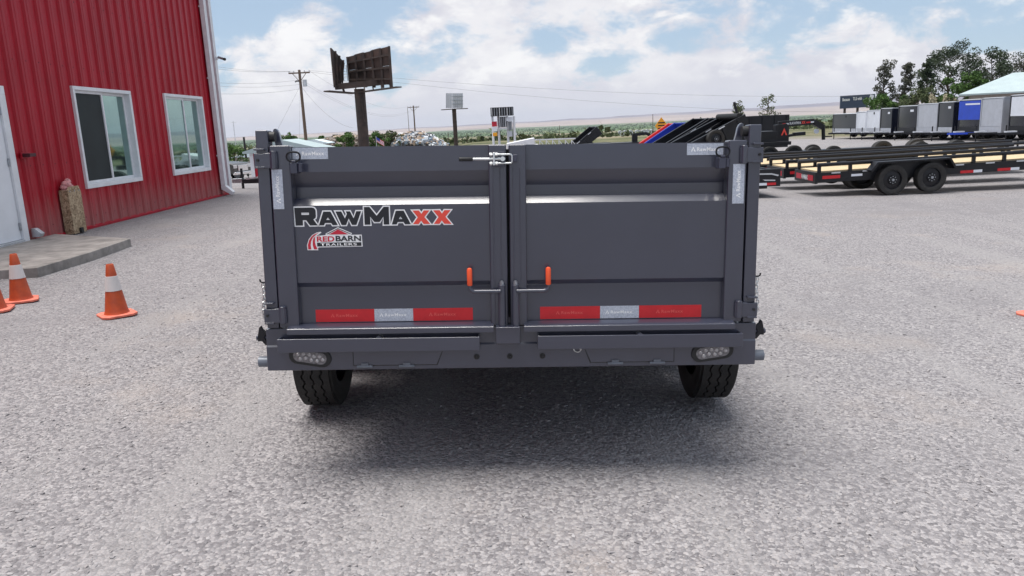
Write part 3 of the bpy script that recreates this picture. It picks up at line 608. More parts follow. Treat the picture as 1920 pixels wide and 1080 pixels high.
    for x in (-.158, -.008, .140):
        MB().lathe([(.013, -.010), (.013, -.013), (.007, -.0135), (.005, -.0165), (.0005, -.017)], 18, 'y', (x, 0, z(-.146))).build('bumper_bolt', M['blackm'], bu_)
    c = MB().tube([(.298+.017*math.cos(t), -.018, z(-.112)+.017*math.sin(t)) for t in np.linspace(0, 2*math.pi, 20, endpoint=False)], .0022, 6, closed=True); c.tube([(.286, -.020, z(-.106)), (.312, -.020, z(-.114))], .003, 6); c.build('lynch_pin', M['zinc'], bu_)
    return T
dump_trailer()

# ------------------------------------------------------------------ red metal building on the left
WX = -6.95; WB = .27
def red_building():
    T = empty('metal_building', (WX, 12, .2)); tag(T, 'red ribbed metal building with white windows, door and downspout', 'building')
    ox, oy, oz = WX, 12., .2
    X = lambda x: x-ox
    Y = lambda y: y-oy
    Z = lambda z: z-oz
    p = .3175; Y1 = 19.42; top = 5.6
    def rib(u):           # height of the sheet profile at u in one module, rib in the middle
        u = u % p; d = abs(u-p/2)
        if d < .016: return .032
        if d < .036: return .032*(.036-d)/.020
        for c in (.055, p-.055):
            if abs(u-c) < .012: return .003
        return 0.
    ks = [0, .043, .0431, .0669, .067, p/2-.036, p/2-.016, p/2+.016, p/2+.036, p-.067, p-.0669, p-.0431, p-.043, p]
    def sheet(k, u0, u1, z0, z1, parent):
        """one sheet piece of module k between u0,u1 (distance from the far corner)"""
        a = k*p; pts = sorted({u0, u1} | {a+q for q in ks if u0 < a+q < u1}); prof = [(X(WX+rib(u-a if u > a else 0)+.004), Y(Y1-u)) for u in pts]
        v = [(x, y, Z(z0)) for x, y in prof]+[(x, y, Z(z1)) for x, y in prof]; n = len(prof)
        MB().add(v, [(i, i+1, n+i+1, n+i) for i in range(n-1)]).build('wall_panel', M['siding'], parent, smooth=False, recalc=False)
    body = MB().box(X(WX-10), X(WX-.22), Y(-4), Y(Y1-.02), Z(WB-.02), Z(top)).build('wall_core', M['hdpe'], T)
    MB().box(X(WX-10), X(WX+.05), Y(Y1-.0195), Y(Y1+.05), Z(WB-.02), Z(top)).build('end_wall', M['red_wall'], T)
    MB().box(X(WX-10), X(WX+.012), Y(-4), Y(Y1+.06), Z(-.6), Z(WB-.021)).build('foundation', M['found'], T, .01)
    MB().prism([(X(WX-10.3), Z(top-.1)), (X(WX+.35), Z(top-.1)), (X(WX+.35), Z(top)), (X(WX-5), Z(top+1.4)), (X(WX-10.3), Z(top))], Y(-4.2), Y(Y1+.3), 'y').build('roof', M['galv'], T)
    openings = [(12.87, 14.85, .90, 2.55), (16.30, 18.34, .90, 2.57), (8.95, 11.10, WB, 2.46)]
    k = 0
    while Y1-k*p > 5.0:
        a, b = k*p, (k+1)*p; segs = [(a, b, WB, top-.02)]
        for (y0, y1, z0, z1) in openings:
            o0, o1 = Y1-y1, Y1-y0; ns = []
            for (s0, s1, q0, q1) in segs:
                if s1 <= o0 or s0 >= o1 or q1 <= z0 or q0 >= z1: ns.append((s0, s1, q0, q1)); continue
                if s0 < o0: ns.append((s0, o0, q0, q1)); s0 = o0
                if s1 > o1: ns.append((o1, s1, q0, q1)); s1 = o1
                if z1 < q1: ns.append((s0, s1, z1, q1))
                if z0 > q0: ns.append((s0, s1, q0, z0))
            segs = ns
        for (s0, s1, q0, q1) in segs:
            if s1-s0 > .004 and q1-q0 > .01: sheet(k, s0, s1, q0, q1, T)
        k += 1
    MB().box(X(WX-.2), X(WX+.02), Y(-4), Y(Y1-k*p-.001), Z(WB), Z(top-.02)).build('wall_panel', M['red_wall'], T)
    # windows: frame, sliding sashes, panes
    for wi, (y0, y1, z0, z1) in enumerate(openings[:2]):
        W_ = empty('window', (0, 0, 0), 0, T); f = .075; xo = WX+.05
        fr = MB()
        for (a, b, c, d) in ((y0, y1, z1-f*.8, z1), (y0, y1, z0, z0+f), (y0, y0+f*.8, z0+f, z1-f*.8), (y1-f, y1, z0+f, z1-f*.8)): fr.box(X(WX-.15), X(xo), Y(a), Y(b), Z(c), Z(d))
        fr.build('frame', M['white_trim'], W_, .006)
        ym = (y0+y1)/2
        for si, (a, b, xb) in enumerate(((y0+f*.8, ym+.02, WX-.02), (ym-.02, y1-f, WX-.075))):
            s_ = MB(); g = .045
            for (aa, bb, c, d) in ((a, b, z1-f*.8-g, z1-f*.8), (a, b, z0+f, z0+f+g), (a, a+g, z0+f+g, z1-f*.8-g), (b-g, b, z0+f+g, z1-f*.8-g)): s_.box(X(xb-.02), X(xb+.02), Y(aa), Y(bb), Z(c), Z(d))
            s_.build('sash', M['white_trim'], W_, .004)
            m = M['hdpe'] if (wi == 0 and si == 0) else M['glass']
            B(X(xb-.006), X(xb+.0), Y(a+g-.005), Y(b-g+.005), Z(z0+f+g-.005), Z(z1-f*.8-g+.005)).build('pane', m, W_)
    # door
    D = empty('door', (0, 0, 0), 0, T)
    fr = MB()
    for (a, b, c, d) in ((8.95, 11.10, 2.34, 2.46), (10.97, 11.10, WB+.02, 2.34), (8.95, 9.08, WB+.02, 2.34)): fr.box(X(WX-.15), X(WX+.055), Y(a), Y(b), Z(c), Z(d))
    fr.build('door_frame', M['white_trim'], D, .006)
    B(X(WX-.03), X(WX+.02), Y(9.085), Y(10.965), Z(WB+.07), Z(2.335)).build('door_leaf', M['white_door'], D, .004)
    B(X(WX-.05), X(WX+.07), Y(9.085), Y(10.965), Z(WB+.02), Z(WB+.065)).build('threshold', M['galv'], D, .004)
    for zz in (.52, 1.42, 2.12): MB().cyl((X(WX+.032), Y(10.955), Z(zz-.055)), (X(WX+.032), Y(10.955), Z(zz+.055)), .013, 10).build('door_hinge', M['steel'], D)
    MB().cyl((X(WX+.02), Y(9.2), Z(1.25)), (X(WX+.09), Y(9.2), Z(1.25)), .03, 14).build('door_knob', M['steel'], D)
    # trims
    MB().box(X(WX-.05), X(WX+.07), Y(19.36), Y(19.52), Z(WB), Z(top)).build('corner_trim', M['white_trim'], T, .006)
    MB().prism([(X(WX), Z(WB-.02)), (X(WX+.05), Z(WB-.02)), (X(WX+.05), Z(WB+.012)), (X(WX), Z(WB+.03))], Y(11.11), Y(19.355), 'y').build('base_trim', M['red_wall'], T)
    ds = MB(); y0, y1 = 18.83, 18.99; xa, xb = WX+.045, WX+.15
    ds.box(X(xa), X(xb), Y(y0), Y(y1), Z(.50), Z(top-.1)); 
    ds.prism([(X(xa), Z(.499)), (X(xb), Z(.499)), (X(xb+.17), Z(.34)), (X(xb+.12), Z(.27)), (X(xa), Z(.41))], Y(y0-.004), Y(y1+.004), 'y'); d = ds.build('downspout', M['white_trim'], T, .008)
    for zz in (1.2, 3.0, 4.6): B(X(xa-.02), X(xb+.004), Y(y0-.01), Y(y1+.01), Z(zz), Z(zz+.03)).build('strap', M['white_trim'], d)
    # screw heads along girts
    sc_ = MB()
    for zz in (.45, 1.35, 2.85, 3.9, 4.9):
        for kk in range(1, 34):
            yy = Y1-kk*p
            if any(a-.05 < yy < b+.05 and c-.05 < zz < d+.05 for a, b, c, d in openings): continue
            sc_.cyl((X(WX+.004), Y(yy), Z(zz)), (X(WX+.010), Y(yy), Z(zz)), .008, 6)
    o = sc_.build('panel_screws', mat('dark_red_paint', (.06, .006, .012), .5), T); o['kind'] = 'stuff'
red_building()

def small(name, label, cat, loc, parts, rz=0):
    o = empty(name, loc, rz); tag(o, label, cat)
    for nm, mb, m, bv in parts: mb.build(nm, m, o, bv)
    return o
sec = small('security_camera', 'small white bullet camera on the corner of the red building', 'camera', (WX+.07, 19.44, 3.50),
      [('mount', B(-.004, .06, -.04, .04, -.05, .05), M['white_trim'], .004), ('arm', MB().cyl((.05, 0, 0), (.14, -.02, .02), .02, 10), M['white_trim'], 0), ('housing', MB().cyl((.10, .0, .05), (.36, -.12, -.04), .05, 16), M['steel'], 0), ('lens_hood', MB().cyl((.35, -.115, -.037), (.40, -.138, -.055), .054, 16), M['blackm'], 0)])
sec.scale = (.62,)*3
small('wall_bracket', 'dark red metal bracket sticking out beside the white door', 'bracket', (WX+.036, 11.28, 1.47), [('plate', B(0, .02, -.05, .16, -.01, .075), M['crimson_d'] if 'crimson_d' in M else M['red_wall'], .003), ('arm', B(.02, .13, -.03, .12, .01, .06), mat('dark_red_paint', (.06, .006, .012), .5), .004)])
small('downspout_elbow', 'galvanised kick-out elbow at the foot of the white door frame', 'elbow', (WX+.04, 11.2, .315), [('elbow', MB().prism([(0, .02), (0, .15), (.05, .15), (.14, .07), (.11, .02)], -.02, .07, 'y'), M['galv'], .006)])
sl = MB(); sl.prism([(-6.935, 8.2), (-5.27, 8.52), (-5.24, 9.6), (-5.31, 10.8), (-6.935, 11.8)], .06, .305, 'z'); o = sl.build('concrete_slab', M['concrete'], None, .012); tag(o, 'low grey concrete doorstep slab in front of the white door', 'slab')
ob = empty('board_box', (-6.91, 12.20, .30)); tag(ob, 'narrow strand board cover with pink insulation poking out, against the red wall', 'board cover')
MB().prism([(-.17, -.04), (.20, -.04), (.195, .60), (.15, .69), (-.12, .69), (-.17, .64)], .12, .14, 'x').build('front_board', M['osb'], ob, .002)
MB().box(.0, .119, -.175, -.155, -.04, .64).build('side_board', M['osb'], ob, .002); MB().box(0, .119, .175, .195, -.04, .60).build('side_board', M['osb'], ob, .002)
pk = MB()
for k in range(12):
    c = Vector((.03+.08*random.random(), -.10+.2*random.random(), .66+.11*random.random())); pk.lathe([(.001, -.05), (.035, -.035), (.052, 0), (.035, .035), (.001, .05)], 8, 'z', c)
pk.build('insulation', M['pink'], ob)
MB().box(.1405, .175, -.02, .05, -.035, .04).build('clamp', M['blackm'], ob, .004)
for k in range(3): MB().cyl((.138, -.12+.13*k, .62), (.145, -.12+.13*k, .62), .012, 8).build('screw', M['steel'], ob)

# ------------------------------------------------------------------ traffic cones
def cone(loc, rz, label):
    o = empty('traffic_cone', loc, rz); tag(o, label, 'cone', 'orange and white traffic cones')
    b = MB(); r = .145; c = .045; b.prism([(-r+c, -r), (r-c, -r), (r, -r+c), (r, r-c), (r-c, r), (-r+c, r), (-r, r-c), (-r, -r+c)], .0, .022, 'z'); b.build('base', M['cone_b'], o, .006)
    R_ = lambda h: .098-(.098-.03)*(h-.022)/(.46-.022)
    k = MB(); k.lathe([(.104, .022), (.100, .03), (R_(.05), .05), (R_(.225), .225)], 36); k.build('lower_cone', M['cone_o'], o)
    k = MB(); k.lathe([(R_(.225), .225), (R_(.225)+.0025, .226), (R_(.355)+.0025, .354), (R_(.355), .355)], 36); k.build('white_band', M['cone_w'], o)
    k = MB(); k.lathe([(R_(.355), .355), (R_(.452), .452), (R_(.46)-.004, .46), (.02, .461), (.018, .45)], 36); k.build('cone_tip', M['cone_o'], o)
    return o
cone((-3.50, 6.68, G(-3.50, 6.68)+.004), R(41), 'orange cone with white band standing alone on open gravel, scuffed')
cone((-4.72, 7.30, G(-4.72, 7.3)+.004), R(30), 'orange cone with white band just off the concrete slab edge')
cone((-4.72, 6.90, G(-4.72, 6.90)+.004), R(20), 'orange cone with white band in front of another cone by the slab')
cone((4.46, 6.32, G(4.46, 6.32)+.004), R(15), 'orange cone out on the open yard away from the building')

# ------------------------------------------------------------------ trees and shrubs
def leaf_cloud(centres, radii, n, size, flat=1.0, seed=0):
    """many small leaf-clump faces spread through ellipsoidal clumps"""
    g = np.random.default_rng(seed); k = len(centres); w_ = np.array(radii, float)**2; idx = g.choice(k, n, p=w_/w_.sum())
    d = g.normal(size=(n, 3)); d /= np.linalg.norm(d, axis=1)[:, None]; rad_ = np.array(radii)[idx]*g.uniform(.35, 1.05, n)**.6
    c = np.array(centres)[idx]+d*rad_[:, None]*np.array([1, 1, flat]); a = g.normal(size=(n, 3)); a /= np.linalg.norm(a, axis=1)[:, None]
    b = np.cross(a, g.normal(size=(n, 3))); b /= np.linalg.norm(b, axis=1)[:, None]; s_ = size*g.uniform(.5, 1.4, n)[:, None]
    v = np.stack([c-a*s_, c+b*s_*.6, c+a*s_, c-b*s_*.6], 1).reshape(-1, 3); f = np.arange(n*4).reshape(-1, 4); return v, f
def leaf_obj(name, v, f, m, parent):
    me = bpy.data.meshes.new(name); me.from_pydata(v.tolist(), [], f.tolist()); me.materials.append(m); o = bpy.data.objects.new(name, me); col.objects.link(o); o.parent = parent; return o
def tree(px, ptop, Y, h, wd, m, label, seed, n=5000, size=.12, kind='round', zbase=None, group=None, cat='tree', name='tree'):
    g = random.Random(seed); t = sight(px, ptop, Y); zb = t.z-h if zbase is None else zbase; h = t.z-zb
    zg = G(t.x, t.y); base = Vector((t.x, t.y, min(zb, zg))); H = t.z-base.z; vis0 = zb-base.z
    o = empty(name, base); tag(o, label, cat, group)
    tr = MB(); pts = [(0, 0, -.1)]; x = y = 0
    for k in range(1, 7): x += g.uniform(-.03, .03)*wd; y += g.uniform(-.03, .03)*wd; pts.append((x, y, H*.93*k/6))
    tr.tube(pts, [max(.03, .028*h*(1-.88*k/6)) for k in range(7)], 8); cs = []; rs = []
    nb = 16 if kind != 'bush' else 9
    for k in range(nb):
        f = .30+.66*(k+.5)/nb; an = k*2.4+g.random(); z0 = vis0*.6+f*(H-vis0*.6) if vis0 > 0 else f*H
        if kind == 'cone': spread = wd/2*(1.05-f)*1.25+.1
        elif kind == 'sparse': spread = wd/2*(1.15-f*.85)*g.uniform(.5, 1.0)
        else: spread = wd/2*math.sin(math.pi*min(.97, max(.12, f*.92)))*g.uniform(.65, 1.05)
        e = Vector((x*f+math.cos(an)*spread, y*f+math.sin(an)*spread, min(H*.97, z0+spread*.28))); s_ = Vector((x*f, y*f, z0-spread*.25))
        tr.tube([s_, (s_+e)/2+Vector((0, 0, .05*spread)), e], [.012*h*(1-f*.6)+.015, .008*h*(1-f*.6)+.012, .01], 6)
        for q in (.55, .8, 1.0):
            cs.append(s_.lerp(e, q)+Vector((g.uniform(-.1, .1), g.uniform(-.1, .1), g.uniform(-.05, .12)))*wd); rs.append(wd*(.10 if kind == 'sparse' else .12)*g.uniform(.6, 1.3))
    cs.append(Vector((x, y, H*.93))); rs.append(wd*.10)
    tr.build('trunk', M['bark'], o); v, f = leaf_cloud([tuple(c) for c in cs], rs, n, size, .8, seed); leaf_obj('crown', v, f, m, o); return o
TG = 'trees behind the enclosed trailers'
tree(1662, 118, 84, 6.0, 3.4, M['pinegrey'], 'thin greyish conifer with a tall bare top beside the dark billboard', 3, 3600, .085, 'sparse', group=TG)
tree(1700, 117, 86, 6.0, 3.0, M['pinegrey'], 'thin greyish twin of the bare-topped conifer, behind white trailers', 4, 3600, .085, 'sparse', group=TG)
tree(1783, 90, 88, 7.2, 6.0, M['pine'], 'tallest dark green pine with dense rounded crown', 5, 8000, .095, 'round', group=TG)
tree(1742, 112, 85, 5.8, 2.3, M['pine'], 'narrow dark pine leaning against the tallest pine', 9, 3800, .10, 'cone', group=TG)
tree(1868, 99, 86, 6.6, 6.2, M['pine'], 'broad dark pine rising behind the pale metal roof', 6, 8000, .095, 'round', group=TG)
tree(1925, 110, 90, 6.6, 4.5, M['pinegrey'], 'grey half-bare tree beyond the pale metal roof', 16, 2600, .09, 'sparse', group=TG)
tree(1812, 140, 80, 3.6, 3.8, M['leaf'], 'bright green rounded tree below the dark pines', 7, 5000, .11, 'bush', group=TG)
for i, (px, py, Y, h, wd, lab) in enumerate(((1650, 181, 74, 2.6, 3.2, 'dense green shrub under the dark billboard'), (1722, 176, 72, 2.6, 3.8, 'dense green shrub above the black trailer roofs'), (1690, 186, 73, 2.3, 2.6, 'low green shrub between two taller shrubs'), (1766, 180, 71, 2.4, 3.0, 'green shrub among tall yucca stalks'))):
    tree(px, py, Y, h, wd, M['leaf'] if i != 1 else M['scrub'], lab, 20+i, 3600, .085, 'bush', cat='shrub', name='shrub', group='shrubs behind the enclosed trailers')
for i, (px, py) in enumerate(((1747, 172), (1752, 178), (1773, 173), (1779, 177), (1786, 178), (1790, 181))):
    t = sight(px, py, 70); o = empty('yucca_stalk', (t.x, t.y, G(t.x, t.y))); H = t.z-o.location.z
    tag(o, 'tall cream yucca flower stalk above the shrubs', 'yucca', 'cream yucca flower stalks')
    MB().cyl((0, 0, 0), (0, 0, H), .04, 6).build('stem', M['bark'], o)
    v, f = leaf_cloud([(0, 0, H-.25-.22*k) for k in range(4)], [.14, .2, .22, .18], 260, .06, 1.2, 50+i); leaf_obj('flower', v, f, M['cream'], o)
tree(1388, 194, 60, 2.6, 1.9, M['scrub'], 'small olive tree behind the raised black dump beds', 31, 1500, .06, 'sparse', group=TG)
tree(1443, 180, 62, 3.2, 2.4, M['scrub'], 'small half-bare tree beyond the long black box', 32, 900, .06, 'sparse', group=TG)
tree(434, 274, 50, 1.9, 2.0, M['leaf'], 'small green tree past the corner of the red building', 33, 1800, .06, 'bush')
for i, (px, py, Y, h, wd, lab) in enumerate(((540, 256, 95, 2.2, 3.0, 'dark green bush beyond the pale low roof'), (648, 252, 88, 2.4, 2.4, 'dark green bush left of the big brown billboard pole'), (702, 254, 86, 2.4, 2.8, 'green bush beside the hanging flag'), (738, 251, 90, 2.6, 3.0, 'broad green bush in front of the scrap heap'), (600, 259, 92, 1.6, 1.6, 'tiny green bush at the foot of the rubble mound'))):
    tree(px, py, Y, h, wd, M['scrub'] if i in (3,) else M['leaf'], lab, 40+i, 2600, .09, 'bush', cat='bush', name='bush', group='bushes below the billboard')

# ------------------------------------------------------------------ utility poles, wires, billboards, signs
def vpole(px, ptop, Y, name, label, r0=.16, r1=.11, arms=(), m=None, cat='utility pole', group='utility poles'):
    t = sight(px, ptop, Y); zb = G(t.x, t.y); o = empty(name, (t.x, t.y, zb)); tag(o, label, cat, group); H = t.z-zb
    MB().tube([(0, 0, -.3), (0, 0, H)], [r0, r1], 12).build('pole', m or M['pole'], o)
    for dz, wd in arms:
        MB().bar((-wd/2, -.12, H-dz), (wd/2, -.12, H-dz), .10, .12).build('crossarm', M['pole'], o)
        for s in (-1, 1): MB().bar((s*wd*.32, -.14, H-dz-.05), (0, -.14, H-dz-.8), .03, .05).build('brace', M['pole'], o)
        for k in (-.95, -.5, .5, .95): MB().lathe([(.03, 0), (.06, .05), (.045, .1), (.06, .14), (.02, .2)], 10, 'z', (k*wd/2, -.12, H-dz+.06)).build('insulator', M['galv'], o)
    return o, Vector((t.x, t.y, t.z))
up, upt = vpole(561, 131, 74, 'utility_pole', 'tall wooden utility pole with crossarm, transformer and guy wires', .17, .12, [(.28, 1.95)])
H = upt.z-up.location.z
MB().cyl((.42, -.05, H-1.5), (.42, -.05, H-.9), .19, 16).build('transformer', M['galv'], up); MB().tube([(-.05, 0, H-1.0), (-.3, -.2, H-1.0), (-.42, -.25, H-1.08)], .06, 8).build('lamp_head', M['blackm'], up)
up2, upt2 = vpole(775, 198, 150, 'utility_pole', 'distant wooden utility pole with crossarm behind the scrap heap', .16, .11, [(.3, 2.2)])
vpole(764, 202, 150, 'wooden_post', 'thin bare pole next to the distant utility pole', .06, .04, cat='pole', group='thin poles')
am, amt = vpole(437, 227, 70, 'antenna_mast', 'thin mast with a short crossbar past the red building corner', .035, .025, [], M['galv'], 'mast', None); MB().cyl((-.3, 0, amt.z-am.location.z-.1), (.3, 0, amt.z-am.location.z-.1), .02, 6).build('crossbar', M['galv'], am)
vpole(457, 257, 55, 'wooden_post', 'short dark post near the small red shed', .08, .07, m=M['blackm'], cat='pole', group='thin poles')
vpole(537, 253, 110, 'wooden_post', 'short distant pole left of the tall utility pole', .08, .06, cat='pole', group='thin poles')
for i, (px, py, Y) in enumerate(((840, 248, 170), (875, 250, 200), (1049, 235, 260), (1224, 214, 170))): vpole(px, py, Y, 'wooden_post', ('short pole right of the scrap heap', 'far short pole in the tan field', 'far slender pole among the green scrub', 'thin pole beside the orange road sign')[i], .08, .06, cat='pole', group='thin poles')
def wire(a, b, sag, label, r=.02):
    r *= .42
    P = [a.lerp(b, k/24)-Vector((0, 0, sag*4*(k/24)*(1-k/24))) for k in range(25)]; t = MB(); t.tube([p_-P[0] for p_ in P], r, 5); o = t.build('power_line', M['wire'], None, loc=tuple(P[0])); tag(o, label, 'wire', 'overhead wires')
for i, (dx, dz, lx, ly) in enumerate(((-.9, -.1, 380, 113), (-.45, -.1, 380, 121), (0, -.9, 380, 153), (0, -1.3, 380, 158), (0, -1.7, 380, 176))):
    wire(upt+Vector((dx, -.12, dz)), sight(lx-60, ly-6, 62), .35, ('topmost overhead wire between red building and utility pole', 'second overhead wire below the crossarm, towards the red building', 'upper service wire towards the red building', 'middle service wire towards the red building', 'lowest service wire towards the red building')[i])
wire(upt+Vector((.9, -.12, -.1)), sight(1990, 165, 95), 1.6, 'long upper overhead wire crossing behind the billboard to the trees', .022)
wire(upt+Vector((.45, -.12, -.15)), sight(1990, 195, 110), 2.2, 'long second overhead wire crossing low over the valley', .022)
for i, (dx, dz, tx, tz) in enumerate(((.9, -.1, -1., -.1), (0, -1., 0, -.8), (-.9, -.1, 1., -.1))): wire(upt+Vector((dx, -.1, dz)), upt2+Vector((tx, 0, tz)), 1.5+.6*i, ('upper wire running from tall pole to distant pole', 'middle wire running from tall pole to distant pole', 'sagging wire running from tall pole to distant pole')[i])
ga = sight(480, 262, 74); ga.z = G(ga.x, ga.y); wire(upt-Vector((.1, 0, 1.5)), ga, .0, 'guy wire slanting down left of the tall pole', .018)
gb = sight(662, 240, 74); gb.z = gb.z-.0; wire(upt+Vector((.12, 0, -1.6)), gb, .7, 'drooping service cable right of the tall pole', .02)
gc = sight(556, 262, 74); gc.z = G(gc.x, gc.y); wire(upt-Vector((.1, 0, 1.7)), gc, 0., 'steep guy wire close to the tall pole', .014)

def billboard_big():
    Y = 62; c = sight(672, 172, Y); zb = G(c.x, c.y); o = empty('billboard', (c.x, c.y, zb)); tag(o, 'large rusty brown billboard seen from behind on a thick steel pole', 'billboard')
    def Lc(px, py, dy): q = sight(px, py, Y+dy); return q-o.location
    MB().cyl((.1, 0, -.3), (.1, 0, c.z-zb+.2), .42, 20).build('pole', M['rust'], o)
    cor = (Lc(652, 107, 1.8), Lc(730, 87, -2.2), Lc(735, 159, -2.2), Lc(657, 157, 1.8))
    def quad(P, n, nm, m):
        for k in range(n):
            a = P[0].lerp(P[1], k/n); b = P[0].lerp(P[1], (k+1)/n-.004); d = P[3].lerp(P[2], k/n); e = P[3].lerp(P[2], (k+1)/n-.004)
            nn = (b-a).cross(d-a).normalized()*.06; dz = Vector((0, 0, .05*(k % 2)))
            for u0, u1 in ((0, .49), (.5, 1)):
                q = [a.lerp(d, u0)+dz, b.lerp(e, u0)+dz, b.lerp(e, u1), a.lerp(d, u1)]; MB().add([*(x+nn for x in q), *(x-nn for x in q)], [(0, 1, 2, 3), (7, 6, 5, 4), (0, 4, 5, 1), (1, 5, 6, 2), (2, 6, 7, 3), (3, 7, 4, 0)]).build(nm, m, o)
    quad(cor, 5, 'panel', M['rust2'])
    off = Vector((0, -.16, 0))
    for k in range(6):
        t = k/5; MB().bar(cor[0].lerp(cor[1], t)+off, cor[3].lerp(cor[2], t)+off+Vector((0, 0, -.25)), .16, .2).build('upright', M['rust'], o)
    for t in (.22, .55, .85): MB().bar(cor[0].lerp(cor[3], t)+off*1.4, cor[1].lerp(cor[2], t)+off*1.4, .12, .12).build('stringer', M['rust'], o)
    c2 = (Lc(620, 90, -2.2), Lc(645, 118, 1.6), Lc(641, 154, 1.6), Lc(627, 164, -2.2))
    quad(c2, 3, 'panel', M['rust'])
    for t in (.2, .5, .8): MB().bar(c2[0].lerp(c2[1], t)+Vector((.15, 0, 0)), c2[3].lerp(c2[2], t)+Vector((.15, 0, 0)), .12, .14).build('upright', M['rust'], o)
    MB().bar(Lc(628, 163, -1.2), Lc(736, 152, -.6), .5, .42).build('torsion_beam', M['rust'], o)
    MB().bar(Lc(640, 158, -.4), Lc(646, 174, -.2), .12, .12).build('bracket', M['rust'], o); MB().bar(Lc(612, 171, -2.2), Lc(664, 175, .2), .6, .10).build('catwalk', M['rust'], o); MB().bar(Lc(660, 175, .4), Lc(748, 163, -2.6), .6, .08).build('catwalk', M['rust'], o)
    for k in range(5): MB().bar(Lc(666+16*k, 158-1.2*k, .6-.6*k), Lc(668+16*k, 174-2.2*k, .2-.6*k), .09, .1).build('bracket', M['rust'], o)
    ld = MB(); a, b = Lc(677, 176, -.6), Lc(683, 228, -.6); ld.cyl(a, b, .03, 6).cyl(a+Vector((.18, 0, 0)), b+Vector((.18, 0, 0)), .03, 6)
    for k in range(12): ld.cyl(a.lerp(b, k/11), a.lerp(b, k/11)+Vector((.18, 0, 0)), .018, 5)
    ld.build('ladder', M['rust'], o)
    w_ = MB(); a, b = Lc(642, 122, .9), Lc(645, 152, .9); w_.cyl(a, b, .03, 6).cyl(a+Vector((.3, 0, 0)), b+Vector((.3, 0, 0)), .03, 6)
    for k in range(6): w_.cyl(a.lerp(b, k/5), a.lerp(b, k/5)+Vector((.3, 0, 0)), .02, 5)
    w_.build('ladder', M['galv'], o)
billboard_big()
def billboard_small():
    Y = 105; c = sight(851, 205, Y); zb = G(c.x, c.y); o = empty('billboard', (c.x, c.y, zb)); tag(o, 'small grey V-shaped billboard on a slim dark pole', 'billboard')
    def Lc(px, py, dy=0): return sight(px, py, Y+dy)-o.location
    MB().cyl((0, .35, -.3), (0, .35, c.z-zb+.1), .28, 14).build('pole', M['rust'], o)
    for (a, b, n) in ((836, 847.5, 3), (848, 868, 5)):
        for k in range(n):
            x0 = a+(b-a)*k/n; x1 = a+(b-a)*(k+1)/n-.25; dy = abs((x0+x1)/2-847.8)*.1; q = [Lc(x0, 175, dy), Lc(x1, 174.5, dy), Lc(x1, 202, dy), Lc(x0, 203, dy)]
            MB().add([*q, *(p_+Vector((0, .15, 0)) for p_ in q)], [(0, 1, 2, 3), (7, 6, 5, 4), (0, 4, 5, 1), (1, 5, 6, 2), (2, 6, 7, 3), (3, 7, 4, 0)]).build('panel', M['galv'] if k % 2 else M['silver'], o)
    for py in (181, 188, 195): MB().bar(Lc(848, py, -.2), Lc(868, py, 1.6), .06, .1).build('stringer', M['steel'], o)
    MB().bar(Lc(829, 206, 1), Lc(849, 204.5), .5, .1).build('catwalk', M['rust'], o); MB().bar(Lc(849, 204.5), Lc(876, 203.5, 1), .5, .1).build('catwalk', M['rust'], o)
billboard_small()
def pylon():
    Y = 48; c = sight(942, 202, Y); zb = G(c.x, c.y); o = empty('pylon_sign', (c.x, c.y, zb)); tag(o, 'white-legged roadside pylon sign with striped dark cabinet backs', 'sign')
    def Lc(px, py, dy=0): return sight(px, py, Y+dy)-o.location
    for k, (x, y) in enumerate(((923, -.0), (934, .25), (951, .25), (963.5, 0))): a = Lc(x, 218, y); MB().cyl((a.x, a.y, -.2), (a.x, a.y, a.z), .07, 12).build('leg', M['white_trim'], o)
    def cab(x0, x1, y0, y1, m, nm, d=.3, st=0):
        a = Lc(x0, y0); b = Lc(x1, y1); p_ = MB().box(a.x, b.x, a.y-d/2, a.y+d/2, b.z, a.z).build(nm, m, o, .01)
        for k in range(st):
            x = a.x+(b.x-a.x)*(k+.5)/st; MB().box(x-.018, x+.018, a.y-d/2-.02, a.y-d/2, b.z+.02, a.z-.03).build('rib', M['steel'] if k % 3 else M['white_trim'], p_)
    cab(919.5, 963, 202, 216.5, M['black'], 'cabinet', .5, 9); cab(935, 950, 219, 238, M['navy'], 'cabinet', .2, 4); cab(951, 961, 228, 244, M['navy'], 'cabinet', .2, 4); cab(949, 961, 220, 227, M['whitep'], 'cabinet', .2)
    cab(922, 932, 228, 237, M['crimson'], 'panel', .15); cab(922, 932.5, 238, 246, M['whitep'], 'panel', .15); cab(924, 932.5, 249, 255, M['sign_y'], 'panel', .15); cab(951, 961, 246, 256, M['silver'], 'panel', .12); cab(921.5, 925, 219, 226, M['silver'], 'panel', .3)
    MB().bar(Lc(935, 241), Lc(961, 240), .1, .1).build('crossbar', M['white_trim'], o); MB().bar(Lc(963, 252), Lc(969, 251), .1, .15).build('lamp', M['white_trim'], o)
pylon()
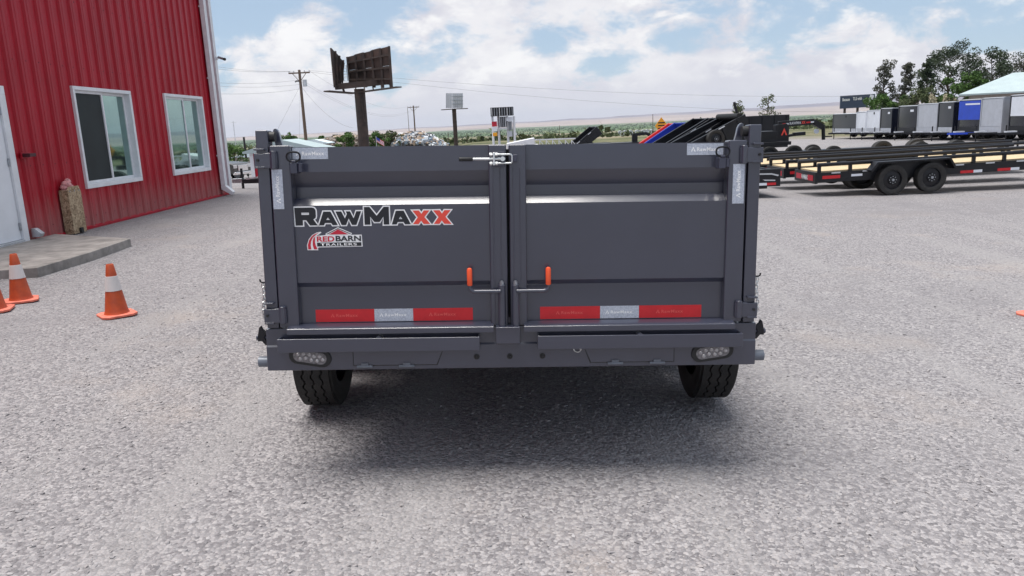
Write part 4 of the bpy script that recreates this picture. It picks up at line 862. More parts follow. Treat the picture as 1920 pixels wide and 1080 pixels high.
def dark_board():
    Y = 120; c = sight(1608, 203, Y); o = empty('billboard', (c.x, c.y, G(c.x, c.y))); tag(o, 'wide dark blue billboard with white lettering beyond the trailers', 'billboard')
    def Lc(px, py, dy=0): return sight(px, py, Y+dy)-o.location
    a = Lc(1576, 180); b = Lc(1641, 176); h_ = a.z-Lc(1576, 204).z
    q = [a, b, b-Vector((0, 0, h_)), a-Vector((0, 0, h_))]; MB().add([*q, *(p_+Vector((.1, .4, 0)) for p_ in q)], [(0, 1, 2, 3), (7, 6, 5, 4), (0, 4, 5, 1), (1, 5, 6, 2), (2, 6, 7, 3), (3, 7, 4, 0)]).build('board', mat('dark_blue_board', (.035, .055, .10), .5), o)
    fnq = lambda u, v: tuple(a.lerp(b, u)-Vector((0, .03, h_*(1-v))))
    lettering('Because', (.06, .27, .58, .82), 'printed_text', M['white_mark'], o, fn=fnq); lettering('TLS with', (.36, .62, .60, .84), 'printed_text', M['white_mark'], o, fn=fnq)
    shape([[(.78, .0), (.96, .0), (.94, .5), (.97, .9), (.86, .98), (.80, .5)]], 'printed_panel', M['whitep'], o, fnq)
    for x in (1584, 1608, 1633): a_ = Lc(x, 200, .6); MB().cyl((a_.x, a_.y, -.3), (a_.x, a_.y, a_.z), .18, 10).build('leg', M['rust'], o)
dark_board()
def diamond():
    c = sight(1240, 236, 46); o = empty('road_sign', (c.x, c.y, G(c.x, c.y))); tag(o, 'orange diamond road sign on a post beside the highway', 'road sign')
    h_ = c.z-o.location.z; s = .50; MB().prism([(-s*.75, h_), (0, h_-s), (s*.75, h_), (0, h_+s)], -.02, .0, 'y').build('sign_plate', M['sign_y'], o, .004); MB().cyl((0, .04, -.2), (0, .04, h_+.3), .035, 8).build('post', M['galv'], o)
    for k in (-.14, .02, .18): B(-.2, .2, -.0245, -.0205, h_+k-.035, h_+k+.035).build('sign_text', M['black_mark'], o)
diamond()

# ------------------------------------------------------------------ other trailers
def wheel_at(parent, x, y, zc, r=.35, wd=.22, rz=0., side=1, rim='black', simple=True):
    w_ = empty('wheel', (x, y, zc), rz, parent); tyre_parts(w_, side, M[rim], False, r, wd, simple); return w_
def placed(name, label, cat, x, y, rz, group=None, z=None):
    o = empty(name, (x, y, G(x, y) if z is None else z), rz); tag(o, label, cat, group); return o
def hauler(o, Lf, Lb, wd=2.0, deck=.60, rail=.80, wheels=(0, .88), pitch=.7, texts=True, tape=True, rails=True):
    """utility trailer: x forward (nose at +Lf, tail at -Lb), near side at y=0, far side at y=wd"""
    bk = M['black']; r = .345
    for y, s in ((0, -1), (wd, 1)):
        MB().box(-Lb, Lf, y-s*.0, y-s*.075, deck-.24, deck-.02).build('frame_rail', bk, o, .004)
        if rails:
            MB().tube([(-Lb, y-s*.035, rail), (Lf, y-s*.035, rail)], .04, 12).build('top_rail', bk, o)
            x = -Lb+.035
            while x < Lf:
                MB().box(x-.035, x+.035, y-s*.06, y-s*.005, deck-.02, rail-.03).build('stake', bk, o, .003); x += pitch
            if s < 0:
                k = 0; x = -Lb+.4
                while x < Lf: MB().box(x-.1, x+.1, -.009, -.001, deck-.05, deck-.02).build('stake_pocket', M['galv'], o); x += pitch
    n = 12
    for k in range(n):
        y0 = .08+(wd-.16)*k/n; B(-Lb+.05, Lf-.05, y0, y0+(wd-.16)/n-.008, deck-.03, deck+.012).build('deck_plank', M['wood'], o, .003)
    for k in range(6): x = -Lb+.3+(Lf+Lb-.6)*k/5; B(x-.03, x+.03, .08, wd-.08, deck-.13, deck-.032).build('crossmember', bk, o)
    te = MB().box(-Lb-.06, -Lb-.001, .0, wd, deck-.26, deck-.01).build('tail_board', bk, o, .004)
    for y0 in (.12, wd-.40):
        B(-Lb-.066, -Lb-.0605, y0, y0+.28, deck-.2, deck-.08).build('tail_lamp', M['crimson'], te)
    if texts: lettering('RAWMAXX', (wd*.28, wd*.75, deck-.2, deck-.09), 'lettering', M['white_mark'], te, bold=.03, fn=lambda a, b: (-Lb-.0615, wd-a, b))
    for x in wheels:
        for y, s in ((-.10, -1), (wd+.10, 1)):
            w_ = empty('wheel', (x, y, r), R(90), o); tyre_parts(w_, -1 if s < 0 else 1, bk, False, r, .20)
    x0, x1 = wheels[0], wheels[-1]
    for y, s in ((0, -1), (wd, 1)):
        pts = [(x0-.52, r+.24), (x0-.38, .76), (x1+.38, .76), (x1+.52, r+.2)]; f = MB(); inn = [(a+(.03 if i < 2 else -.03)*1.2, b-.035) for i, (a, b) in enumerate(pts)]
        f.prism(pts+inn[::-1], y+s*.005, y+s*.235, 'y'); f.build('fender', bk, o, .004); MB().box(x0-.42, x1+.42, y+s*.001, y+s*.004, deck-.24, .74).build('fender_plate', bk, o)
    if tape:
        for k, x in enumerate((x1+.75, x1+1.6, x1+2.5, x1+3.4)):
            if x+.6 < Lf: B(x, x+.3, -.004, -.0005, deck-.23, deck-.17).build('red_tape', M['red_tape'], o); B(x+.3, x+.5, -.004, -.0005, deck-.23, deck-.17).build('silver_tape', M['whitep'], o)
        B(-Lb+.1, -Lb+.50, -.004, -.0005, deck-.16, deck-.09).build('red_label', M['red_tape'], o); B(x0-.85, x0-.60, -.004, -.0005, deck-.14, deck-.09).build('silver_tape', M['whitep'], o)
    MB().bar((Lf, .1, deck-.13), (Lf+1.2, wd/2, deck-.13), .08, .13).bar((Lf, wd-.1, deck-.13), (Lf+1.2, wd/2, deck-.13), .08, .13).build('drawbar', bk, o)
    MB().cyl((Lf+.9, wd/2, 0), (Lf+.9, wd/2, deck+.25), .035, 10).build('jack', bk, o)
    return o
HG = 'black utility trailers with wooden decks'
def rot_place(o, px0, th): pass
th = R(-3)
t1 = placed('utility_trailer', 'black utility trailer in front of its row, with pipe rails, wooden deck and tandem wheels', 'trailer', 8.50, 17.30, R(2), HG); t1.rotation_euler = (R(1.0), R(-.9), R(2)); hauler(t1, 4.6, 1.60, 1.15, .60, .755)
t2 = placed('utility_trailer', 'black utility trailer parked second in its row', 'trailer', 8.6, 19.30, R(2), HG); t2.rotation_euler = (R(1.0), R(-.6), R(2)); hauler(t2, 4.8, 1.70, 1.15, .60, .755)
t3 = placed('utility_trailer', 'black utility trailer third in its row, mostly hidden by the others', 'trailer', 9.8, 21.6, R(4), HG); t3.rotation_euler = (R(.8), R(-.3), R(4)); hauler(t3, 5.2, 2.9, 1.15, .60, .80, texts=False)
# deck trailer whose tyres stand above the deck
t4 = placed('deck_trailer', 'low black deck trailer with two tall tyres standing above its deck', 'trailer', 14.0, 26.6, R(6)); hauler(t4, 3.6, 6.0, 2.0, .42, .6, wheels=(0, 1.32), texts=False, rails=False)
for w_ in [c for c in t4.children if c.name.startswith('fender')]: bpy.data.objects.remove(w_)
for w_ in [c for c in t4.children if c.name.startswith('wheel')]: w_.scale = (1.22,)*3; w_.location.z = .45
# corner of an equipment trailer beside the dump trailer
t5 = placed('equipment_trailer', 'black flat equipment trailer with silver edges, mostly hidden by the dump trailer', 'trailer', 6.02, 19.1, R(180))
MB().box(0.03, 5.2, 0, 1.9, .50, .60).build('deck', M['black'], t5, .004); MB().box(-.001, 5.2, 1.901, 1.98, .28, .66).build('frame_rail', M['black'], t5, .004); MB().box(-.001, 5.2, -.08, -.001, .28, .66).build('frame_rail', M['black'], t5, .004); B(-.02, .028, 0, 1.9, .28, .62).build('tail_board', M['black'], t5)
MB().prism([(.06, .50), (.20, .54), (.9, .56), (.9, .59), (.20, .57), (.04, .53)], 1.981, 1.995, 'y').build('edge_trim', M['galv'], t5); MB().prism([(.12, .40), (.34, .41), (.40, .44), (.12, .425)], 1.981, 1.995, 'y').build('edge_trim', M['galv'], t5)
B(.10, .30, 1.981, 1.988, .31, .365).build('red_tape', M['red_tape'], t5); B(.301, .5, 1.981, 1.988, .31, .365).build('silver_tape', M['whitep'], t5); B(.28, .8, 1.85, 1.95, .235, .279).build('ramp_foot', M['blackm'], t5)
for x in (2.2, 3.05):
    for y, s in ((2.1, 1), (-.2, -1)): w_ = empty('wheel', (x, y, .345), R(90), t5); tyre_parts(w_, s, M['black'], False, .345, .2)
MB().bar((5.2, .95, .4), (6.4, .95, .4), .1, .12).build('drawbar', M['black'], t5); MB().cyl((6.0, .95, 0), (6.0, .95, .7), .035, 10).build('jack', M['black'], t5)

# gooseneck trailers
def gooseneck():
    Y = 33; base = sight(1462, 262, Y); o = placed('gooseneck_trailer', 'black gooseneck trailer with red emblem and lettered neck', 'trailer', base.x, base.y, 0)
    def Lc(px, py, dy=0): return sight(px, py, Y+dy)-o.location
    bk = M['black']
    MB().bar(Lc(1463, 233), Lc(1465, 268), .5, .34).build('upright', bk, o, .01); a = Lc(1459, 233); b = Lc(1526, 228); c = Lc(1543, 239)
    MB().bar(a, b, .18, .24).build('neck', bk, o, .01); MB().bar(b-Vector((.03, 0, 0)), c, .18, .22).build('neck', bk, o, .01); d = Lc(1543.5, 234); e = Lc(1544, 262); MB().cyl(d, e, .075, 14).build('coupler_tube', bk, o)
    MB().bar(Lc(1546, 256), Lc(1560, 255.5), .05, .05).build('chain_arm', bk, o)
    MB().bar(Lc(1488, 252), Lc(1508, 250), .3, .14).build('tool_tray', bk, o); MB().bar(Lc(1470, 256), Lc(1492, 252), .2, .1).build('tray_arm', bk, o)
    nrm = Vector((0, -.095, 0)); fn = lambda u, v: tuple(a.lerp(b, u)+nrm+Vector((0, 0, (v-.5)*.2)))
    lettering('RAWMA', (.30, .62, .2, .8), 'lettering', M['galv'], o, fn=fn, bold=.03); lettering('XX', (.63, .74, .2, .8), 'lettering', M['red_mark'], o, fn=fn, bold=.03)
    for u0, u1, m in ((.10, .19, 'red_tape'), (.20, .27, 'whitep'), (.76, .88, 'red_tape'), (.89, .98, 'whitep')): shape([[(u0, .3), (u1, .3), (u1, .6), (u0, .6)]], 'tape', M[m], o, fn)
    q = Lc(1466, 247)+Vector((0, -.28, 0)); shape([[(-.13, -.14), (0, .16), (.13, -.14), (.065, -.14), (0, .02), (-.065, -.14)]], 'emblem', M['red_mark'], o, lambda x, yy: (q.x+x, q.y, q.z+yy))
    MB().box(a.x-3.8, a.x+.25, -.9, 1.1, .78, .92).build('deck', bk, o, .01); k = Lc(1440, 240); MB().box(a.x-.9, a.x-.2, -.5, .7, .925, 1.35).build('pump_box', bk, o, .01)
    wl = MB().cyl(Lc(1531, 246)+Vector((0, -.02, 0)), Lc(1531, 246)+Vector((0, .05, 0)), .10, 16).build('coiled_cable', M['whitep'], o)
    for px in (1429, 1473):
        p_ = Lc(px, 270); w_ = empty('wheel', (p_.x, -.95, .38), R(90), o); tyre_parts(w_, -1, bk, False, .38, .22)
    return o
gooseneck()
g2 = placed('deck_trailer', 'black tandem deck trailer parked in front of the gooseneck', 'trailer', 12.05, 30.8, R(0))
for x in (0.0, .78): 
    for y, s in ((-.1, -1), (2.0, 1)): w_ = empty('wheel', (x+.02, y, .36), R(90), g2); tyre_parts(w_, s, M['black'], False, .36, .22)
MB().box(-5.2, 3.6, 0, 1.9, .36, .50).build('deck', M['black'], g2, .01); MB().cyl((0, -.1, .36), (0, 2.0, .36), .04, 8).cyl((.8, -.1, .36), (.8, 2.0, .36), .04, 8).build('axle', M['black'], g2)
MB().bar((3.6, .1, .43), (4.8, .95, .43), .08, .1).bar((3.6, 1.8, .43), (4.8, .95, .43), .08, .1).build('drawbar', M['black'], g2); MB().cyl((4.4, .95, 0), (4.4, .95, .8), .035, 8).build('jack', M['black'], g2)
# long black dump body behind
bx = sight(1398, 234, 37); o = placed('dump_body_trailer', 'long low black dump body parked behind the raised beds', 'trailer', bx.x, bx.y, R(6)); h_ = sight(1398, 219, 37).z-o.location.z
MB().box(-1.2, 2.15, 0, 1.9, .75, h_+.02).build('bed', M['black'], o, .01); MB().box(-1.2, 2.3, .4, 1.5, .5, .72).build('frame', M['black'], o)
for k in range(6): B(-1.0+.6*k, -.93+.6*k, -.04, -.001, .77, h_).build('side_stake', M['black'], o)
for x in (0, .85):
    for y, s in ((-.0, -1), (1.9, 1)): w_ = empty('wheel', (x, .28 if s < 0 else 1.62, .37), R(90), o); tyre_parts(w_, s, M['black'], False, .37, .22)
# raised dump beds
def raised(px, py, Y, m, label, Ln=3.4, tilt=30, hs=.42, rz=18, spare=False):
    t = sight(px, py, Y); d = Vector((math.cos(R(rz))*math.cos(R(tilt)), math.sin(R(rz))*math.cos(R(tilt)), math.sin(R(tilt))))
    rear = t-d*Ln; zg = G(rear.x, rear.y); o = empty('dump_trailer', (rear.x, rear.y, zg), R(rz)); tag(o, label, 'trailer', 'dump trailers with raised beds')
    zr = rear.z-zg; be = empty('bed', (0, 0, zr), 0, o); be.rotation_euler = (0, -R(tilt), 0); wd = 1.7
    for y in (0, wd): MB().box(0, Ln, y-.03, y+.03, -hs, -.071).build('side_wall', m, be, .004); MB().box(0, Ln, y-.05, y+.05, -.07, 0).build('top_rail', m, be, .004)
    MB().box(0, Ln, .031, wd-.031, -hs, -hs+.05).build('bed_floor', m, be); MB().box(Ln-.05, Ln+.0, .031, wd-.031, -hs+.051, -.02).build('front_wall', m, be)
    for k in range(6): B(.25+k*Ln/6, .32+k*Ln/6, -.065, -.031, -hs, -.072).build('side_stake', m, be)
    for k, f_ in enumerate((.35, .7)): B(Ln*f_, Ln*f_+.25, -.055, -.0505, -.055, -.02).build('silver_tape', M['whitep'], be)
    MB().box(.2, Ln*.9+.8, .4, wd-.4, .46, .60).build('chassis', M['black'], o); MB().cyl((Ln*.38, wd/2, .6), (Ln*.55, wd/2, zr+Ln*.55*math.tan(R(tilt))-hs), .06, 10).build('hoist_ram', M['chrome'], o)
    MB().bar((.25, .45, .6), (.12, .3, max(.65, zr-hs)), .1, .1).bar((.25, wd-.45, .6), (.12, wd-.3, max(.65, zr-hs)), .1, .1).build('pivot_arm', M['black'], o)
    for x in (.9, 1.75):
        for y, s in ((.18, -1), (wd-.18, 1)): w_ = empty('wheel', (x, y, .36), R(90), o); tyre_parts(w_, s, M['black'], False, .36, .22)
    if spare: w_ = empty('spare_wheel', (Ln*.62, -.18, -.26), R(90), be); tyre_parts(w_, -1, M['black'], False, .33, .2)
    return o
raised(1283, 230, 35, M['red_b'], 'dump trailer with raised bright red bed', rz=12)
raised(1297, 228.5, 33, M['blue_b'], 'dump trailer with raised dark blue bed behind the black ones', rz=12)
raised(1336, 220, 31, M['black'], 'dump trailer with raised black bed, right beside the blue one', rz=12, tilt=27, Ln=3.6)
raised(1366, 219, 29.5, M['black'], 'dump trailer with raised black bed between two other black beds', rz=12, tilt=27, Ln=3.6)
r5 = raised(1396, 214, 28, M['black'], 'dump trailer with raised black bed carrying a spare wheel, tallest of them', rz=10, tilt=24, Ln=3.7, hs=.55, spare=True)
be = [c for c in r5.children if c.name.startswith('bed')][0]; MB().tube([(3.45, .2, .0), (3.55, .2, .12), (3.6, .2, .52)], .05, 8).build('tarp_arm', M['black'], be); MB().cyl((3.5, .0, .02), (3.5, 1.7, .02), .11, 14).build('tarp_roll', M['blackm'], be)
raised(1119, 237, 52, M['black'], 'distant dump trailer with raised black bed out near the highway', Ln=2.7, tilt=36, hs=.6, rz=10)
# small far gooseneck
Y = 44; b0 = sight(1192, 262, Y); o = placed('gooseneck_trailer', 'distant low black gooseneck trailer near the highway', 'trailer', b0.x, b0.y, 0)
Lc = lambda px, py, dy=0: sight(px, py, Y+dy)-o.location
MB().bar(Lc(1190, 251), Lc(1190, 266), .3, .2).build('upright', M['black'], o); MB().bar(Lc(1187, 253), Lc(1212, 250), .15, .16).bar(Lc(1211, 250), Lc(1221, 255), .14, .15).build('neck', M['black'], o); MB().cyl(Lc(1221, 253), Lc(1221, 265), .06, 8).build('coupler_tube', M['black'], o)
q = Lc(1190, 266); MB().box(q.x-5, q.x+.2, -.8, .8, q.z-.25, q.z).build('deck', M['black'], o)
for x in (-3.2, -2.3): w_ = empty('wheel', (x, -.9, .36), R(90), o); tyre_parts(w_, -1, M['black'], False, .36, .2, True); w_ = empty('wheel', (x, .9, .36), R(90), o); tyre_parts(w_, 1, M['black'], False, .36, .2, True)
# white truss boom on the ground beyond the doors
Y = 40; o = placed('truss_boom', 'long white steel truss boom lying behind the dump trailer', 'truss', sight(1040, 262, Y).x, Y, 0)
Lc = lambda px, py, dy=0: sight(px, py, Y+dy)-o.location
for dy in (0, .8):
    MB().bar(Lc(985, 263, dy), Lc(1079, 259.5, dy), .06, .06).build('top_chord', M['white_trim'], o); MB().bar(Lc(985, 276, dy), Lc(1079, 275, dy), .06, .06).build('bottom_chord', M['white_trim'], o)
    for k in range(8): x = 988+12*k; MB().bar(Lc(x, 263, dy), Lc(x, 276, dy), .04, .04).build('strut', M['white_trim'], o); MB().bar(Lc(x, 263, dy), Lc(x+10, 275.5, dy), .03, .03).build('brace', M['white_trim'], o)
for x in (990, 1075): a = Lc(x, 275, .4); MB().box(a.x-.1, a.x+.1, -.1, .9, 0, a.z+.02).build('stand', M['white_trim'], o)
o2 = placed('white_ramp_trailer', 'white sloping trailer bed just right of the pylon sign', 'trailer', sight(985, 264, 38).x, 38, 0); Lq = lambda px, py: sight(px, py, 38)-o2.location
a, b = Lq(950, 269), Lq(1001, 259); MB().prism([(a.x, a.z), (b.x, b.z+.02), (b.x, b.z-.35), (a.x, a.z-.12)], -.8, .8, 'y').build('bed', M['white_trim'], o2, .01)
for x in (b.x-.75, b.x-.1): w_ = empty('wheel', (x, -.9, .32), R(90), o2); tyre_parts(w_, -1, M['black'], False, .32, .18, True); w_ = empty('wheel', (x, .9, .32), R(90), o2); tyre_parts(w_, 1, M['black'], False, .32, .18, True)
MB().box(a.x, b.x, -.5, .5, .40, .52).box(b.x-1.0, b.x+.2, -.6, .6, .5, b.z-.3).build('frame', M['white_trim'], o2)
for k in range(3): q = Lq(966+6*k, 267.6-1.1*k); MB().cyl((q.x, -.803, q.z-.14), (q.x, -.79, q.z-.14), .045, 10).build('hole_cover', M['blackm'], o2)

# enclosed cargo trailers in a row
CX = 29.0
def cargo(px, ptop, y, front, side, label, wd=2.15, Ln=4.2, extra=None, roof='galv', rr_=.0):
    zg = G(CX, y); o = empty('cargo_trailer', (CX, y, zg)); tag(o, label, 'trailer', 'enclosed cargo trailers in a row')
    d = cr*((px-960)/FPX)+cu*(-(ptop-540)/FPX)+fwd; H = CAMH+(y/d.y)*d.z-zg; z0 = .42
    F = M[front]; S = M[side]
    MB().prism([(.0, 0), (.06, -.001), (Ln, 0), (Ln, wd), (.06, wd)], z0, H-.06, 'z').build('body', S, o)
    fr = MB().prism([(-.01, .05), (-.035, .12), (-.035, wd-.12), (-.01, wd-.05)], z0+.45, H-.10, 'z').build('front_panel', F, o)
    B(-.03, .0, .03, wd-.03, z0, z0+.44).build('stone_guard', M['silver'] if front in ('silver', 'whitep', 'greyp') else M['black'], o)
    MB().prism([(-.04, H-.0601), (Ln+.02, H-.0601), (Ln+.02, H-.01), (.15, H), (-.04, H-.03)], -.02, wd+.02, 'y').build('roof', M[roof], o)
    for yy in (0, wd): MB().box(-.045, .05, yy-.035, yy+.035, z0, H-.061).build('corner_post', M['silver'] if front in ('silver',) else S, o)
    MB().bar((-.03, .3, .48), (-1.3, wd/2, .48), .08, .12).bar((-.03, wd-.3, .48), (-1.3, wd/2, .48), .08, .12).build('drawbar', M['blue'] if side == 'blue_low' or extra == 'blue' else M['black'], o, )
    MB().cyl((-.85, wd/2, 0), (-.85, wd/2, .95), .04, 8).build('jack', M['black'], o); B(-.9, -.3, wd/2-.12, wd/2+.12, .545, .62).build('battery_tray', M['whitep'], o)
    for x in (1.9, 2.75):
        for yy, s in ((.02, -1), (wd-.02, 1)): w_ = empty('wheel', (x, yy-.02 if s < 0 else yy+.02, .34), R(90), o); tyre_parts(w_, s, M['black'], False, .34, .2, True)
        MB().cyl((x, .1, .34), (x, wd-.1, .34), .04, 8).build('axle', M['black'], o)
    MB().box(.1, Ln-.1, .25, .35, .34, z0).box(.1, Ln-.1, wd-.35, wd-.25, .34, z0).build('frame', M['black'], o)
    if extra == 'vent': MB().cyl((-.02, wd*.42, H-.25), (-.05, wd*.42, H-.25), .10, 16).build('vent', M['blackm'], o)
    if extra == 'mark': B(-.037, -.0355, wd*.18, wd*.36, H-.45, H-.30).build('badge', M['whitep'], o)
    if extra == 'blue': B(-.05, -.036, -.03, wd+.03, H-1.25, H-.10).build('nose_panel', M['blue'], o); B(-.04, 2.0, -.012, -.002, H-1.25, H-.08).build('side_panel', M['blue'], o); B(-.055, -.0505, .02, wd*.7, H-.35, H-.25).build('badge', M['whitep'], o)
    if extra == 'panel': B(-.06, -.036, .25, wd-.12, z0+1.0, H-.12).build('white_panel', M['whitep'], o); B(1.0, 2.6, -.03, -.001, z0+.9, H-.12).build('white_panel', M['whitep'], o)
    return o
rows = [(1606, 212, 65.0, 'greyp', 'greyp', 'charcoal cargo trailer parked side-on at the far end of the row', 'vent', 4.6), (1624, 208.7, 63.25, 'whitep', 'whitep', 'white cargo trailer next to the side-on charcoal one', None, 1.65), (1650, 205.7, 60.9, 'whitep', 'whitep', 'white cargo trailer with a round black vent', 'vent', 2.2),
        (1672, 202, 59.0, 'greyp', 'navy', 'charcoal cargo trailer with black sides between white and glossy black ones', 'mark', 1.75), (1719, 197, 55.4, 'navy', 'navy', 'glossy black cargo trailer with a small white badge', 'mark', 2.6), (1757, 193, 52.8, 'silver', 'silver', 'silver cargo trailer beside the glossy black one', None, 2.5),
        (1787, 190, 50.9, 'greyp', 'navy', 'charcoal-fronted black cargo trailer between silver and blue ones', 'mark', 1.75), (1837, 185, 48.05, 'navy', 'navy', 'cargo trailer with bright blue upper nose and dark lower half', 'blue', 2.2), (1879, 181.5, 45.9, 'silver', 'silver', 'silver cargo trailer next to the blue-nosed one', None, 2.05), (1945, 175, 43.0, 'navy', 'navy', 'black cargo trailer with a large white panel next to a silver one', 'panel', 2.2)]
for px, pt_, y, f_, s_, lab, ex, wd in rows: cargo(px, pt_, y, f_, s_, lab, wd, 4.4, ex)

# pale roofed house on the right, red shed and pale roofs on the left
def house():
    y = 64; a = sight(1799, 177, y); o = empty('tan_building', (a.x+.4, y, G(a.x, y)), R(-30)); tag(o, 'tan building with a pale blue-green metal hip roof behind the trailers', 'building')
    ez = a.z-o.location.z; pk = sight(1900, 138, y+4).z-o.location.z
    MB().box(.4, 12, .4, 8, -.3, ez-.02).build('wall', M['stucco'], o)
    v = [(-.4, -.3, ez), (12.5, -.3, ez), (12.5, 8.7, ez), (-.4, 8.7, ez), (3.4, 4.2, pk), (9, 4.2, pk), (-.4, -.3, ez-.12), (12.5, -.3, ez-.12), (12.5, 8.7, ez-.12), (-.4, 8.7, ez-.12)]
    MB().add(v, [(0, 1, 5, 4), (1, 2, 5), (2, 3, 4, 5), (3, 0, 4), (0, 6, 7, 1), (1, 7, 8, 2), (2, 8, 9, 3), (3, 9, 6, 0), (6, 9, 8, 7)]).build('roof', M['roofm'], o, smooth=False)
house()
a = sight(468, 288, 40); o = empty('red_shed', (a.x, 40, G(a.x, 40))); tag(o, 'small red shed with white corner trim past the red building', 'shed'); ez = a.z-o.location.z
MB().box(.15, 3.4, 0, 3, -.1, ez).build('wall', M['red_wall'], o); MB().box(-.02, .17, -.03, .15, -.1, ez).build('corner_trim', M['white_trim'], o); MB().prism([(-.3, ez+.001), (3.7, ez+.001), (3.7, ez+.1), (1.7, ez+.62), (-.3, ez+.1)], -.2, 3.2, 'y').build('roof', M['roofm'], o)
for (px, py, Y, wd, dp, lab, nm) in ((527, 273, 60, 3.55, 2.0, 'low shed with a very pale blue metal roof behind the dump trailer', 'low_shed'), (437, 296, 62, 2.4, 3., 'low pale-roofed shed behind the fence past the red building', 'low_shed')):
    a = sight(px, py, Y); o = empty(nm, (a.x, Y, G(a.x, Y))); tag(o, lab, 'shed'); ez = a.z-o.location.z; rise = .34
    MB().box(.15, wd-.15, 0, dp, -.1, ez).build('wall', M['stucco'], o); MB().prism([(-.1, ez+.001), (wd+.1, ez+.001), (wd+.1, ez+.05), (wd*.74, ez+rise), (wd*.62, ez+rise), (-.1, ez+.05)], -.2, dp+.2, 'y').build('roof', mat('very_pale_roof', (.62, .72, .76), .5), o)
# chain fence, dark, left
o = placed('wire_fence', 'dark slatted wire fence past the corner of the red building', 'fence', sight(424, 310, 48).x, 48, 0)
for k in range(12): MB().cyl((k*.32, 0, 0), (k*.32, 0, 1.1), .025, 8).build('post', M['blackm'], o)
for k in range(5): MB().cyl((0, -.04, .2+.2*k), (3.6, -.04, .2+.2*k), .02, 6).build('rail', M['blackm'], o)
# scrap heap and rubble
def heap(name, label, pts, Y, m1, m2, n, size, sd):
    g = np.random.default_rng(sd); base = sight(pts[0][0], 270, Y); o = empty(name, (base.x, Y, G(base.x, Y))); tag(o, label, 'heap')
    xs = [sight(p_[0], p_[1], Y).x-base.x for p_ in pts]; zs = [sight(p_[0], p_[1], Y).z-o.location.z for p_ in pts]
    core = MB(); K_ = 40; R_ = 9; v = []
    for i in range(K_+1):
        x = xs[0]+(xs[-1]-xs[0])*i/K_; zt = np.interp(x, xs, zs)
        for j in range(R_+1):
            t = j/R_*math.pi; v.append((x, -math.cos(t)*3.5+g.normal()*.15, max(-.3, zt*math.sin(t)**.8-.25+g.normal()*.12)))
    core.add(v, [(i*(R_+1)+j, i*(R_+1)+j+1, (i+1)*(R_+1)+j+1, (i+1)*(R_+1)+j) for i in range(K_) for j in range(R_)]).build('mound', m1, o)
    for mi, mm in enumerate(m2):
        q = MB()
        for k in range(n//len(m2)):
            x = g.uniform(xs[0], xs[-1]); zt = np.interp(x, xs, zs); t = g.uniform(.15, .62)*math.pi; c = Vector((x, -math.cos(t)*3.6, max(0, zt*math.sin(t)**.8-.18))); s = size*g.uniform(.4, 1.5)
            e = Matrix.Rotation(g.uniform(0, 6), 3, 'Z') @ Matrix.Rotation(g.uniform(-1, 1), 3, 'X'); dm = (s, s*g.uniform(.3, 1), s*g.uniform(.15, .8))
            vs_ = [c+e @ Vector((a*dm[0], b*dm[1], d*dm[2])) for a, b, d in ((-1, -1, -1), (1, -1, -1), (1, 1, -1), (-1, 1, -1), (-1, -1, 1), (1, -1, 1), (1, 1, 1), (-1, 1, 1))]
            q.add(vs_, [(3, 2, 1, 0), (4, 5, 6, 7), (0, 1, 5, 4), (1, 2, 6, 5), (2, 3, 7, 6), (3, 0, 4, 7)])
        oo = q.build('rubble' if 'rubble' in name else 'scrap', mm, o, smooth=False); oo['kind'] = 'stuff'
heap('rubble_mound', 'long mound of tan and brown rubble behind the billboard pole', [(596, 268), (615, 258), (650, 252), (690, 254), (735, 250), (760, 252), (775, 262)], 96, mat('rubble_dirt', (.34, .28, .22), .95, 0, .4, .8, .5, 4), [mat('rubble_dark', (.10, .075, .06), .9), mat('rubble_tan', (.42, .34, .27), .9), mat('rubble_grey', (.25, .22, .2), .9)], 900, .22, 3)
heap('scrap_heap', 'grey heap of shiny scrap metal right of the billboard pole', [(742, 266), (752, 250), (772, 246.5), (790, 247), (808, 252), (822, 262), (838, 270)], 92, mat('scrap_base', (.16, .14, .13), .9, 0, .4, 1.2, .5, 5), [mat('scrap_white', (.68, .68, .68), .5), mat('scrap_dark', (.05, .045, .05), .6), M['steel'], mat('scrap_tan', (.40, .30, .22), .8), mat('scrap_blue', (.20, .26, .33), .6)], 1300, .2, 4)
o = placed('flag', 'small striped flag drooping from a leaning staff by the bushes', 'flag', sight(707, 258, 70).x, 70, 0); q = sight(706, 257, 70)-o.location
MB().cyl((q.x-.05, 0, 0), (q.x-.05, 0, q.z+.1), .025, 8).build('staff', M['galv'], o); 
for k in range(7): 
    z0 = q.z-.06*k; MB().prism([(q.x-.02, z0), (q.x+.62, z0-.42), (q.x+.62, z0-.48), (q.x-.02, z0-.06)], -.02+.004*k, -.012+.004*k, 'y').build('stripe', M['crimson'] if k % 2 == 0 else M['whitep'], o)
MB().prism([(q.x-.02, q.z+.01), (q.x+.28, q.z-.19), (q.x+.28, q.z-.41), (q.x-.02, q.z-.21)], -.03, -.022, 'y').build('canton', M['blue_b'], o)

